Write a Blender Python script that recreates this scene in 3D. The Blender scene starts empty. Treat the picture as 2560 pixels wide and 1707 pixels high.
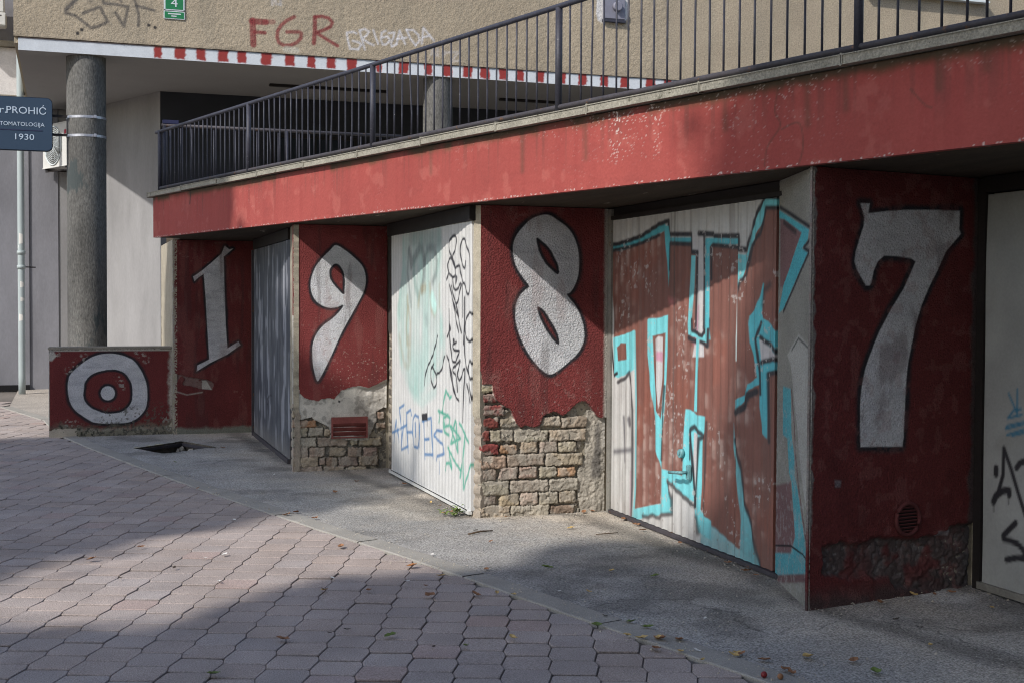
import bpy, bmesh, math, random
import numpy as np
from mathutils import Vector, Matrix, Quaternion

# ---------------------------------------------------------------- camera, light, exposure
scene = bpy.context.scene
C = scene.collection
cam_d = bpy.data.cameras.new('camera'); cam = bpy.data.objects.new('camera', cam_d); C.objects.link(cam)
cam_d.sensor_fit = 'HORIZONTAL'; cam_d.sensor_width = 36.0; cam_d.lens = 45.49
cam_d.clip_start = 0.05; cam_d.clip_end = 2000
_p, _r, _y = math.radians(-1.7904), math.radians(.3054), math.radians(18.988)
_f = Vector((0, math.cos(_p), math.sin(_p))); _u = Vector((0, -math.sin(_p), math.cos(_p))); _x = Vector((1, 0, 0))
_x2 = math.cos(_r)*_x + math.sin(_r)*_u; _u2 = -math.sin(_r)*_x + math.cos(_r)*_u
_M = Matrix.Rotation(-_y, 3, 'Z')
_m = Matrix((_M @ _x2, _M @ _u2, -(_M @ _f))).transposed()
cam.matrix_world = Matrix.Translation((0, 0, 1.6)) @ _m.to_4x4()
scene.camera = cam

SUN = Vector((-1.06, -.62, 1.0)).normalized()
sun_d = bpy.data.lights.new('sun', 'SUN'); sun = bpy.data.objects.new('sun', sun_d); C.objects.link(sun)
sun_d.energy = 3.05; sun_d.angle = math.radians(.9); sun_d.color = (1.0, .955, .90)
sun.rotation_euler = (-SUN).to_track_quat('-Z', 'Y').to_euler(); sun.location = (-12, -6, 14)
world = bpy.data.worlds.new('World'); scene.world = world; world.use_nodes = True
wn = world.node_tree.nodes; wl = world.node_tree.links
sky = wn.new('ShaderNodeTexSky'); sky.sky_type = 'NISHITA'; sky.sun_disc = False
sky.sun_elevation = math.asin(SUN.z); sky.sun_rotation = math.atan2(SUN.x, SUN.y) % (2*math.pi)
bg = wn['Background']; bg.inputs[1].default_value = .15
sky.dust_density = 1.2; sky.ozone_density = 1.0
wl.new(sky.outputs[0], bg.inputs[0])
scene.view_settings.view_transform = 'Standard'; scene.view_settings.look = 'None'
scene.view_settings.exposure = 0.48; scene.view_settings.gamma = 1.0
scene.cycles.filter_width = 1.1; scene.cycles.use_denoising = True; scene.cycles.denoising_prefilter = 'NONE'; scene.cycles.use_adaptive_sampling = False; scene.cycles.max_bounces = 6

# ---------------------------------------------------------------- helpers
def L(*c):                                            # sRGB 0-255 -> linear
    return tuple(((v/255)/12.92 if v/255 <= .04045 else ((v/255+.055)/1.055)**2.4) for v in c)

def link(o, parent=None):
    C.objects.link(o)
    if parent is not None:
        o.parent = parent; o.matrix_parent_inverse = parent.matrix_world.inverted()
    return o
def thing(name, label, cat, loc=(0, 0, 0), group=None):
    o = bpy.data.objects.new(name, None); o.empty_display_size = .1
    o.location = loc; C.objects.link(o); bpy.context.view_layer.update()
    o['label'] = label; o['category'] = cat
    if group: o['group'] = group
    return o
def tag(o, label=None, cat=None, group=None, kind=None):
    if label: o['label'] = label
    if cat: o['category'] = cat
    if group: o['group'] = group
    if kind: o['kind'] = kind
    return o
def mesh_obj(name, verts, faces, mat, parent=None, col=None, smooth=False):
    me = bpy.data.meshes.new(name)
    me.from_pydata([tuple(v) for v in verts], [], [tuple(f) for f in faces])
    if mat: me.materials.append(mat)
    if col is not None:
        a = me.color_attributes.new('Col', 'FLOAT_COLOR', 'POINT')
        c = np.ones((len(verts), 4), np.float32); c[:, :3] = col; a.data.foreach_set('color', c.ravel())
    me.update()
    if smooth: me.polygons.foreach_set('use_smooth', np.ones(len(me.polygons), bool))
    o = bpy.data.objects.new(name, me)
    return link(o, parent)

class MB:                                             # collects shapes into ONE mesh
    def __init__(s): s.bm = bmesh.new()
    def box(s, x0, x1, y0, y1, z0, z1, bev=0):
        r = bmesh.ops.create_cube(s.bm, size=1)
        for v in r['verts']:
            v.co = Vector((x0+(v.co.x+.5)*(x1-x0), y0+(v.co.y+.5)*(y1-y0), z0+(v.co.z+.5)*(z1-z0)))
        if bev:
            es = list({e for v in r['verts'] for e in v.link_edges})
            bmesh.ops.bevel(s.bm, geom=es, offset=bev, segments=2, affect='EDGES')
        return s
    def obox(s, p0, p1, w, h, up=Vector((0, 0, 1)), bev=0):       # bar p0->p1, width w, height h
        p0 = Vector(p0); p1 = Vector(p1); d = (p1-p0).normalized(); side = d.cross(up).normalized(); u = side.cross(d)
        n0 = len(s.bm.verts); r = bmesh.ops.create_cube(s.bm, size=1); Ln = (p1-p0).length
        for v in r['verts']:
            c = v.co.copy(); v.co = (p0+p1)/2 + d*c.x*Ln + side*c.y*w + u*c.z*h
        if bev:
            es = list({e for v in r['verts'] for e in v.link_edges})
            bmesh.ops.bevel(s.bm, geom=es, offset=bev, segments=2, affect='EDGES')
        return s
    def tube(s, pts, r, seg=12, cap=True):
        pts = [Vector(p) for p in pts]; rr = r if hasattr(r, '__len__') else [r]*len(pts); rings = []
        for i, p in enumerate(pts):
            d = (pts[min(i+1, len(pts)-1)]-pts[max(i-1, 0)]).normalized()
            a = d.cross(Vector((0, 0, 1)) if abs(d.z) < .9 else Vector((1, 0, 0))).normalized(); b = d.cross(a)
            rings.append([s.bm.verts.new(p+(a*math.cos(2*math.pi*k/seg)+b*math.sin(2*math.pi*k/seg))*rr[i]) for k in range(seg)])
        for i in range(len(rings)-1):
            for k in range(seg):
                f = s.bm.faces.new((rings[i][k], rings[i][(k+1) % seg], rings[i+1][(k+1) % seg], rings[i+1][k])); f.smooth = True
        if cap:
            s.bm.faces.new(rings[0][::-1]); s.bm.faces.new(rings[-1])
        return s
    def prism(s, poly, z0, z1):
        a = [s.bm.verts.new((p[0], p[1], z0)) for p in poly]; b = [s.bm.verts.new((p[0], p[1], z1)) for p in poly]
        n = len(poly)
        for i in range(n): s.bm.faces.new((a[i], a[(i+1) % n], b[(i+1) % n], b[i]))
        s.bm.faces.new(b); s.bm.faces.new(a[::-1]); return s
    def build(s, name, mat, parent=None, smooth=False):
        bmesh.ops.recalc_face_normals(s.bm, faces=s.bm.faces)
        me = bpy.data.meshes.new(name); s.bm.to_mesh(me); s.bm.free()
        me.materials.append(mat)
        return link(bpy.data.objects.new(name, me), parent)

def spline(pts, closed=False, k=5):                   # smooth curve through the points (Catmull-Rom)
    P = [np.array(p) for p in pts]; n = len(P); out = []
    for i in range(n if closed else n-1):
        if closed: a, b, c, d = P[i-1], P[i], P[(i+1) % n], P[(i+2) % n]
        else: a, b, c, d = P[max(i-1, 0)], P[i], P[i+1], P[min(i+2, n-1)]
        for t in np.arange(k)/k: out.append(tuple(.5*((2*b)+(c-a)*t+(2*a-5*b+4*c-d)*t*t+(3*b-a-3*c+d)*t**3)))
    if not closed: out.append(tuple(P[-1]))
    return out
# ---------------------------------------------------------------- numpy noise
def _h(x, y, s):
    x = x.astype(np.int64); y = y.astype(np.int64)
    h = (x*374761393 + y*668265263 + s*974634777) & 0xffffffff
    h = ((h ^ (h >> 13))*1274126177) & 0xffffffff
    h = ((h ^ (h >> 16))*2246822519) & 0xffffffff
    return ((h ^ (h >> 15)) & 0xffffff)/float(0xffffff)
def vn(x, y, s=0):
    xi = np.floor(x); yi = np.floor(y); fx = x-xi; fy = y-yi
    fx = fx*fx*(3-2*fx); fy = fy*fy*(3-2*fy)
    a = _h(xi, yi, s); b = _h(xi+1, yi, s); c = _h(xi, yi+1, s); d = _h(xi+1, yi+1, s)
    return (a*(1-fx)+b*fx)*(1-fy)+(c*(1-fx)+d*fx)*fy
def fbm(x, y, s=0, o=4):
    t = 0; a = .5; n = 0
    for i in range(o):
        t = t+a*vn(x*2**i+i*17.3, y*2**i+i*9.1, s+i); n += a; a *= .5
    return t/n
def ss(a, b, x):
    t = np.clip((x-a)/(b-a), 0, 1); return t*t*(3-2*t)

class Panel:                                          # a painted, relief-modelled rectangle of wall
    def __init__(s, u0, u1, v0, v1, du, dv, base):
        s.us = np.linspace(u0, u1, max(2, int(round((u1-u0)/du))+1)); s.vs = np.linspace(v0, v1, max(2, int(round((v1-v0)/dv))+1))
        s.U, s.V = np.meshgrid(s.us, s.vs, indexing='ij'); s.H = np.zeros_like(s.U)
        s.col = np.empty(s.U.shape+(3,)); s.col[:] = base
        s.reg = np.zeros(s.U.shape, int); s.jit = 0; s.js = 0; s.jf = 40
    def warp(s, amp, freq=40, seed=0): s.jit = amp; s.jf = freq; s.js = seed
    def _win(s, pts, m):
        p = np.array(pts); m = m+s.jit
        i = np.where((s.us >= p[:, 0].min()-m) & (s.us <= p[:, 0].max()+m))[0]
        j = np.where((s.vs >= p[:, 1].min()-m) & (s.vs <= p[:, 1].max()+m))[0]
        if len(i) == 0 or len(j) == 0: return None
        sl = (slice(i[0], i[-1]+1), slice(j[0], j[-1]+1)); U = s.U[sl]; V = s.V[sl]
        if s.jit:
            U, V = U+(fbm(s.U[sl]*s.jf, s.V[sl]*s.jf, 11+s.js, 3)-.5)*2*s.jit, V+(fbm(s.U[sl]*s.jf, s.V[sl]*s.jf, 77+s.js, 3)-.5)*2*s.jit
        return sl, U, V
    @staticmethod
    def _seg(U, V, pts, closed):
        d = np.full(U.shape, 1e9); n = len(pts)
        for k in range(n if closed else n-1):
            ax, ay = pts[k]; bx, by = pts[(k+1) % n]; ex, ey = bx-ax, by-ay; l = ex*ex+ey*ey+1e-12
            t = np.clip(((U-ax)*ex+(V-ay)*ey)/l, 0, 1)
            d = np.minimum(d, (U-ax-t*ex)**2+(V-ay-t*ey)**2)
        return np.sqrt(d)
    @staticmethod
    def _in(U, V, pts):
        r = np.zeros(U.shape, bool); n = len(pts)
        for k in range(n):
            ax, ay = pts[k]; bx, by = pts[(k+1) % n]
            if ay == by: continue
            c = ((ay > V) != (by > V)) & (U < (bx-ax)*(V-ay)/(by-ay)+ax)
            r ^= c
        return r
    def sd(s, pts, m=.08):                            # signed distance inside a window (negative inside)
        w = s._win(pts, m)
        if w is None: return None
        sl, U, V = w; d = s._seg(U, V, pts, True); d[s._in(U, V, pts)] *= -1
        return sl, d
    def put(s, sl, a, c):
        c = np.array(c); s.col[sl] = s.col[sl]*(1-a[..., None])+c*a[..., None]
    def fill(s, pts, c, edge=.006, alpha=1, reg=None, tex=0):
        r = s.sd(pts)
        if r is None: return
        sl, d = r; a = (1-ss(-edge, edge, d))*alpha
        if tex: a = a*(1-tex*fbm(s.U[sl]*35, s.V[sl]*35, 5, 3))
        s.put(sl, a, c)
        if reg is not None: s.reg[sl][d < 0] = reg
    def stroke(s, pts, w, c, edge=.006, alpha=1, tex=0):
        r = s._win(pts, w+.03)
        if r is None: return
        sl, U, V = r; d = s._seg(U, V, pts, False)-w/2; a = (1-ss(-edge, edge, d))*alpha
        if tex: a = a*(1-tex*fbm(s.U[sl]*60, s.V[sl]*60, 9, 3))
        s.put(sl, a, c)
    def mul(s, f): s.col *= f[..., None]
    def build(s, name, origin, udir, ndir, mat, parent, regs=None, skirt=.05, flip=False, holes=None):
        """point = origin + u*udir + v*Z + H*ndir; regs: {id: (name, label, mat)}; region 0 is the parent mesh."""
        o = Vector(origin); ud = Vector(udir); nd = Vector(ndir)
        nu, nv = s.U.shape
        P = np.empty((nu, nv, 3))
        for k in range(3): P[..., k] = o[k]+s.U*ud[k]+s.H*nd[k]
        P[..., 2] += s.V
        P = P.reshape(-1, 3); COL = s.col.reshape(-1, 3)
        idx = np.arange(nu*nv).reshape(nu, nv)
        F = np.stack([idx[:-1, :-1], idx[1:, :-1], idx[1:, 1:], idx[:-1, 1:]], -1).reshape(-1, 4)
        R = s.reg[:-1, :-1].reshape(-1)
        if holes is not None:
            k = ~holes[:-1, :-1].reshape(-1); F = F[k]; R = R[k]
        # skirt: the sheet's border folds back so that it has thickness
        ring = np.concatenate([idx[:, 0], idx[-1, 1:], idx[-2::-1, -1], idx[0, -2:0:-1]])
        SP = np.concatenate([P[ring], P[ring]-np.array(nd)*skirt]); n0 = len(P); m = len(ring)
        P = np.concatenate([P, SP]); COL = np.concatenate([COL, COL[ring], COL[ring]])
        q = np.arange(m); SF = np.stack([n0+q, n0+m+q, n0+m+(q+1) % m, n0+(q+1) % m], -1)
        F = np.concatenate([F, SF]); R = np.concatenate([R, np.zeros(m, int)])
        if flip: F = F[:, ::-1]
        root = None
        for rid in [0]+sorted(set(np.unique(R))-{0}):
            f = F[R == rid]; use = np.unique(f); mp = np.full(len(P), -1); mp[use] = np.arange(len(use))
            nm, lb, mt = (name, None, mat) if rid == 0 else regs[rid]
            me = bpy.data.meshes.new(nm); nf = len(f)
            me.vertices.add(len(use)); me.vertices.foreach_set('co', P[use].astype(np.float32).ravel())
            me.loops.add(nf*4); me.loops.foreach_set('vertex_index', mp[f].astype(np.int32).ravel())
            me.polygons.add(nf); me.polygons.foreach_set('loop_start', np.arange(0, nf*4, 4, dtype=np.int32))
            me.polygons.foreach_set('use_smooth', np.ones(nf, bool))
            a = me.color_attributes.new('Col', 'FLOAT_COLOR', 'POINT')
            cc = np.ones((len(use), 4), np.float32); cc[:, :3] = COL[use]; a.data.foreach_set('color', cc.ravel())
            me.materials.append(mt); me.update(); me.validate()
            ob = link(bpy.data.objects.new(nm, me), parent if rid == 0 else root)
            if rid == 0: root = ob
            elif lb: ob['label'] = lb
        return root

# ---------------------------------------------------------------- materials (all procedural)
def _nt(name):
    m = bpy.data.materials.new(name); m.use_nodes = True; nt = m.node_tree
    return m, nt, nt.nodes['Principled BSDF']
def _noise(nt, scale, detail=3, rough=.55, vec=None):
    n = nt.nodes.new('ShaderNodeTexNoise'); n.inputs['Scale'].default_value = scale; n.inputs['Detail'].default_value = detail
    n.inputs['Roughness'].default_value = rough
    if vec is not None: nt.links.new(vec, n.inputs['Vector'])
    return n.outputs['Fac']
def _ramp(nt, fac, a, b, va, vb):
    r = nt.nodes.new('ShaderNodeMapRange'); r.inputs[1].default_value = a; r.inputs[2].default_value = b
    r.inputs[3].default_value = va; r.inputs[4].default_value = vb; nt.links.new(fac, r.inputs[0]); return r.outputs[0]
def _mulc(nt, col, fac):
    m = nt.nodes.new('ShaderNodeVectorMath'); m.operation = 'SCALE'; nt.links.new(col, m.inputs[0]); nt.links.new(fac, m.inputs['Scale']); return m.outputs[0]
def _coord(nt, sc=(1, 1, 1)):
    t = nt.nodes.new('ShaderNodeNewGeometry')
    mp = nt.nodes.new('ShaderNodeVectorMath'); mp.operation = 'MULTIPLY'; mp.inputs[1].default_value = sc
    nt.links.new(t.outputs['Position'], mp.inputs[0]); return mp.outputs[0]
def mat(name, color=None, rough=.85, var=.18, vscale=3, fine=0, fscale=60, bump=0, bscale=80, bdist=.004, metal=0, stretch=(1, 1, 1), spec=.3, spots=None, bdet=3):
    """color None -> the mesh's own 'Col' paint layer. var: broad mottling, fine: grain, bump: surface grain."""
    m, nt, b = _nt(name); vec = _coord(nt, stretch)
    if color is None:
        a = nt.nodes.new('ShaderNodeAttribute'); a.attribute_name = 'Col'; col = a.outputs['Color']
    else:
        a = nt.nodes.new('ShaderNodeRGB'); a.outputs[0].default_value = (*color, 1); col = a.outputs[0]
    if var: col = _mulc(nt, col, _ramp(nt, _noise(nt, vscale, 5, .6, vec), .3, .7, 1-var, 1+var))
    if fine: col = _mulc(nt, col, _ramp(nt, _noise(nt, fscale, 2, .6, vec), .3, .7, 1-fine, 1+fine))
    if spots:                                         # (scale, threshold, colour): dirt, rust or droppings with a shape of their own
        sc, th, sc_col = spots; n = _noise(nt, sc, 4, .7, vec); f = _ramp(nt, n, th, th+.06, 0, 1)
        mx = nt.nodes.new('ShaderNodeMix'); mx.data_type = 'RGBA'; nt.links.new(f, mx.inputs[0]); nt.links.new(col, mx.inputs[6])
        mx.inputs[7].default_value = (*sc_col, 1); col = mx.outputs[2]
    nt.links.new(col, b.inputs['Base Color'])
    b.inputs['Roughness'].default_value = rough; b.inputs['Metallic'].default_value = metal
    b.inputs['Specular IOR Level'].default_value = spec
    if bump:
        bn = nt.nodes.new('ShaderNodeBump'); bn.inputs['Strength'].default_value = bump; bn.inputs['Distance'].default_value = bdist
        nt.links.new(_noise(nt, bscale, bdet, .6, vec), bn.inputs['Height']); nt.links.new(bn.outputs[0], b.inputs['Normal'])
    return m

M = dict(
    stucco=mat('painted_render', None, .9, .10, 4, .20, 95, 1.0, 88, .016),
    brick=mat('old_brick', None, .95, .18, 14, .16, 120, .7, 160, .004),
    doorpaint=mat('door_paint', None, .55, .07, 6, .05, 60, .1, 60, .001, spec=.35),
    fascia=mat('fascia_paint', None, .85, .06, 2, .06, 70, .4, 60, .004),
    facade=mat('rough_cast', None, .95, .08, 1.2, .24, 45, .8, 48, .010),
    plaster=mat('bare_plaster', L(168, 160, 146), .95, .16, 5, .14, 90, .6, 90, .004),
    jamb=mat('pale_jamb', L(158, 150, 134), .95, .14, 6, .12, 70, .5, 90, .004),
    concrete=mat('concrete', L(140, 134, 122), .92, .18, 3, .2, 70, .5, 80, .004, spots=(9, .66, L(70, 68, 58))),
    coping=mat('coping_concrete', L(142, 138, 126), .95, .2, 6, .3, 80, .7, 90, .005, spots=(14, .64, L(66, 66, 52))),
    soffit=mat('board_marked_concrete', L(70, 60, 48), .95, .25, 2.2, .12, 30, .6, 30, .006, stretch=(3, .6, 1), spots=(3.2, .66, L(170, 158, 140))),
    under=mat('smooth_soffit', L(150, 148, 146), .95, .05, 1, .03, 40),
    iron=mat('dark_iron_paint', L(52, 52, 62), .55, .2, 12, .2, 60, .3, 60, .002, spots=(26, .69, L(170, 168, 165)), spec=.4),
    rustiron=mat('rusty_iron_paint', L(62, 58, 62), .65, .2, 9, .2, 60, .4, 50, .002, spots=(16, .62, L(96, 70, 52)), spec=.4),
    frame=mat('grey_steel', L(120, 118, 112), .6, .2, 6, .15, 60, .2, 60, .002, spots=(11, .64, L(90, 62, 44))),
    darkframe=mat('dark_steel', L(36, 32, 31), .7, .2, 6, .15, 60, .2, 60, .002),
    pillar=mat('stained_pillar_concrete', L(90, 89, 86), .9, .42, 2.2, .34, 50, .8, 60, .008, stretch=(1, 1, .4), spots=(2.6, .56, L(66, 72, 72))),
    wallgrey=mat('grey_wall_paint', L(124, 124, 129), .9, .2, 1.6, .06, 40, .3, 50, .004, stretch=(1, 1, .35)),
    wallbeige=mat('beige_wall_paint', L(136, 135, 135), .9, .17, 1.5, .05, 40, .3, 40, .004, stretch=(1, 1, .35)),
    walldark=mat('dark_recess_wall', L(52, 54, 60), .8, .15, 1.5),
    glass=mat('dark_glass', L(30, 34, 40), .12, .1, 2, spec=.5),
    white=mat('white_metal', L(196, 196, 192), .5, .05, 4),
    whitepatch=mat('white_plaster_patch', L(205, 202, 200), .9, .1, 8, .08, 40, .5, 40, .006),
    pvc=mat('pale_pvc', L(158, 168, 168), .45, .08, 3, spots=(7, .67, L(210, 212, 210)), stretch=(1, 1, .5)),
    navy=mat('navy_sign', L(52, 68, 86), .45, .05, 2),
    navyline=mat('navy_line', L(46, 48, 76), .5, 0),
    letter=mat('pale_lettering', L(178, 192, 206), .5, 0),
    green=mat('green_enamel', L(44, 118, 76), .35, .08, 20),
    greywhite=mat('worn_white', L(196, 204, 206), .6, .06, 20),
    grey=mat('grey_plastic', L(124, 124, 136), .5, .08, 20),
    steel=mat('galvanised_strap', L(176, 178, 186), .4, .12, 20, metal=.6),
    brass=mat('worn_handle', L(104, 150, 154), .5, .3, 40),
    red_grille=mat('red_grille_paint', L(122, 68, 64), .8, .15, 12, .1, 60, .3, 60, .002),
    dullred=mat('dull_red_grille', L(88, 46, 46), .85, .2, 12, .1, 60), dark=mat('dark_void', L(20, 20, 22), .95, 0),
    pit=mat('pit_earth', L(84, 78, 70), .95, .3, 8, .3, 40, .8, 30, .02),
    soil=mat('ground_earth', L(112, 106, 100), .95, .2, .8, .2, 40, .4, 60, .01),
    asphalt=mat('worn_asphalt', None, .95, .16, 1.6, .6, 95, 1.0, 95, .012, bdet=3, spots=(75, .66, L(196, 194, 190))),
    kerb=mat('kerb_concrete', L(150, 146, 138), .95, .13, 3, .22, 150, .6, 160, .004, spots=(5, .7, L(106, 104, 96))),
    paver=mat('concrete_paver', None, .95, .15, 2.2, .38, 150, .9, 150, .005, bdet=2),
    yleaf=mat('yellow_leaf', L(188, 160, 104), .7, .25, 40),
    bleaf=mat('brown_leaf', L(136, 98, 70), .75, .3, 40),
    oleaf=mat('orange_leaf', L(158, 108, 68), .7, .25, 40),
    gleaf=mat('green_leaf', L(96, 112, 56), .7, .25, 40),
    dleaf=mat('dark_leaf', L(62, 54, 46), .8, .25, 40),
    paper=mat('pale_scrap', L(206, 204, 198), .8, .05, 40),
    twig=mat('dry_twig', L(84, 70, 56), .9, .2, 30),
    berry=mat('red_berry', L(120, 38, 40), .35, .15, 40),
    foliage=mat('tree_foliage', (.06, .10, .035), .7, .3, 2),
    bark=mat('tree_bark', L(92, 78, 64), .95, .3, 6, .2, 30, .8, 20, .02),
)
def cracks(m, scale, th, amt):                        # hairline cracks: warped cell edges, broken up by noise
    nt = m.node_tree; b = nt.nodes['Principled BSDF']; src = b.inputs['Base Color'].links[0].from_socket; vec = _coord(nt)
    nz = nt.nodes.new('ShaderNodeTexNoise'); nz.inputs['Scale'].default_value = 3.5; nz.inputs['Detail'].default_value = 5; nt.links.new(vec, nz.inputs['Vector'])
    ad = nt.nodes.new('ShaderNodeVectorMath'); ad.operation = 'MULTIPLY_ADD'; ad.inputs[1].default_value = (.55, .55, 0); nt.links.new(nz.outputs['Color'], ad.inputs[0]); nt.links.new(vec, ad.inputs[2])
    vo = nt.nodes.new('ShaderNodeTexVoronoi'); vo.feature = 'DISTANCE_TO_EDGE'; vo.inputs['Scale'].default_value = scale; nt.links.new(ad.outputs[0], vo.inputs['Vector'])
    line = _ramp(nt, vo.outputs['Distance'], th*.3, th, 1, 0); mask = _ramp(nt, _noise(nt, .8, 3, .5, vec), .5, .56, 0, amt)
    mu = nt.nodes.new('ShaderNodeMath'); mu.operation = 'MULTIPLY'; nt.links.new(line, mu.inputs[0]); nt.links.new(mask, mu.inputs[1])
    nt.links.new(_mulc(nt, src, _ramp(nt, mu.outputs[0], 0, 1, 1, .25)), b.inputs['Base Color'])
cracks(M['asphalt'], .55, .005, .5)
# paint colours (albedo)
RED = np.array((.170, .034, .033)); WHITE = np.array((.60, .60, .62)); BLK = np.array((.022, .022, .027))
PLAST = np.array((.47, .445, .395)); MORT = np.array((.285, .26, .22))
# ================================================================ setting: ground, paving, kerb
STRIP_LO = [(-.94, 20.4), (-.30, 18.0), (-.13, 16.2), (.20, 14.6), (.684, 12.557), (.971, 11.42), (1.317, 10.1), (1.62, 8.98), (1.951, 7.88), (2.187, 7.01), (2.41, 6.1), (2.567, 5.52), (2.74, 4.86), (2.95, 4.0), (3.2, 3.0), (3.45, 2.0)]
def strip_x(y):
    a = sorted((p[1], p[0]) for p in STRIP_LO); return np.interp(y, [q[0] for q in a], [q[1] for q in a])
HOLE = [(.67, 14.418), (1.228, 14.974), (1.523, 14.304), (.936, 13.808)]

g = MB()
for (x0, x1, y0, y1) in ((-150, 150, -150, 13.7), (-150, 150, 15.1, 150), (-150, .6, 13.7, 15.1), (1.6, 150, 13.7, 15.1)):
    vs = [g.bm.verts.new(p+(-.03,)) for p in ((x0, y0), (x1, y0), (x1, y1), (x0, y1))]; g.bm.faces.new(vs)
tag(g.build('ground', M['soil']), kind='structure')

def make_forecourt():
    st = .045; xs = np.arange(-.9, 9, st); ys = np.arange(1.5, 25, st)
    U, V = np.meshgrid(xs, ys, indexing='ij'); U = U.copy(); V = V.copy()
    hp = np.array(HOLE); inh = Panel._in(U, V, HOLE); d = Panel._seg(U, V, HOLE, True)
    near = d < st*.75                                 # snap the nearest ring of points to the rim of the pit
    for i, j in zip(*np.where(near)):
        best = None; p = np.array((U[i, j], V[i, j]))
        for k in range(4):
            a, b = hp[k], hp[(k+1) % 4]; t = np.clip((p-a)@(b-a)/((b-a)@(b-a)), 0, 1); q = a+t*(b-a)
            if best is None or np.hypot(*(p-q)) < best[0]: best = (np.hypot(*(p-q)), q)
        U[i, j], V[i, j] = best[1]
    inside = inh & ~near
    # colour: grey asphalt, sandy dust along the garage foot, damp-dark stains
    n1 = fbm(U*.9, V*.9, 3, 4); n2 = fbm(U*4, V*4, 8, 4)
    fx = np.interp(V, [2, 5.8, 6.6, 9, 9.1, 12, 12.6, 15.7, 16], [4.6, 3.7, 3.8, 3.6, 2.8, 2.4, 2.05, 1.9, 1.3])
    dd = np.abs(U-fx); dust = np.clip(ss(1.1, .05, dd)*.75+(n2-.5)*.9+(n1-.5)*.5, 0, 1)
    c = np.empty(U.shape+(3,)); c[:] = L(160, 157, 152)
    c = c*(1-dust[..., None])+np.array(L(178, 168, 154))*dust[..., None]
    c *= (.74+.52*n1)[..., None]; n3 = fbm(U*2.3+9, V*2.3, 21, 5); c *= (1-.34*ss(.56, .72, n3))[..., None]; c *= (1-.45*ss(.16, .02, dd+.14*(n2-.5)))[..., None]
    far = ss(16.5, 17.5, V); c = c*(1-far[..., None])+np.array(L(168, 160, 150))*far[..., None]
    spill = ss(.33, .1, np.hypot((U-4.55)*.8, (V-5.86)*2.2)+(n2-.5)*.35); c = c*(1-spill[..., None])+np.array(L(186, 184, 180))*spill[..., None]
    Z = .004+.006*(n1-.5)+.003*(fbm(U*9, V*9, 4, 2)-.5)
    nu, nv = U.shape; idx = np.arange(nu*nv).reshape(nu, nv)
    F = np.stack([idx[:-1, :-1], idx[1:, :-1], idx[1:, 1:], idx[:-1, 1:]], -1)
    xm = (U[:-1, :-1]+U[1:, 1:])/2; ym = (V[:-1, :-1]+V[1:, 1:])/2
    keep = (xm > strip_x(ym)+.11) & ~Panel._in(xm, ym, HOLE)
    anyin = inside[:-1, :-1] | inside[1:, :-1] | inside[1:, 1:] | inside[:-1, 1:]; keep &= ~anyin
    F = F[keep]
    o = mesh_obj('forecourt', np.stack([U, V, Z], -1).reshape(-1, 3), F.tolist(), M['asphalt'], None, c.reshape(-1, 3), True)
    tag(o, kind='structure')
make_forecourt()

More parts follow.
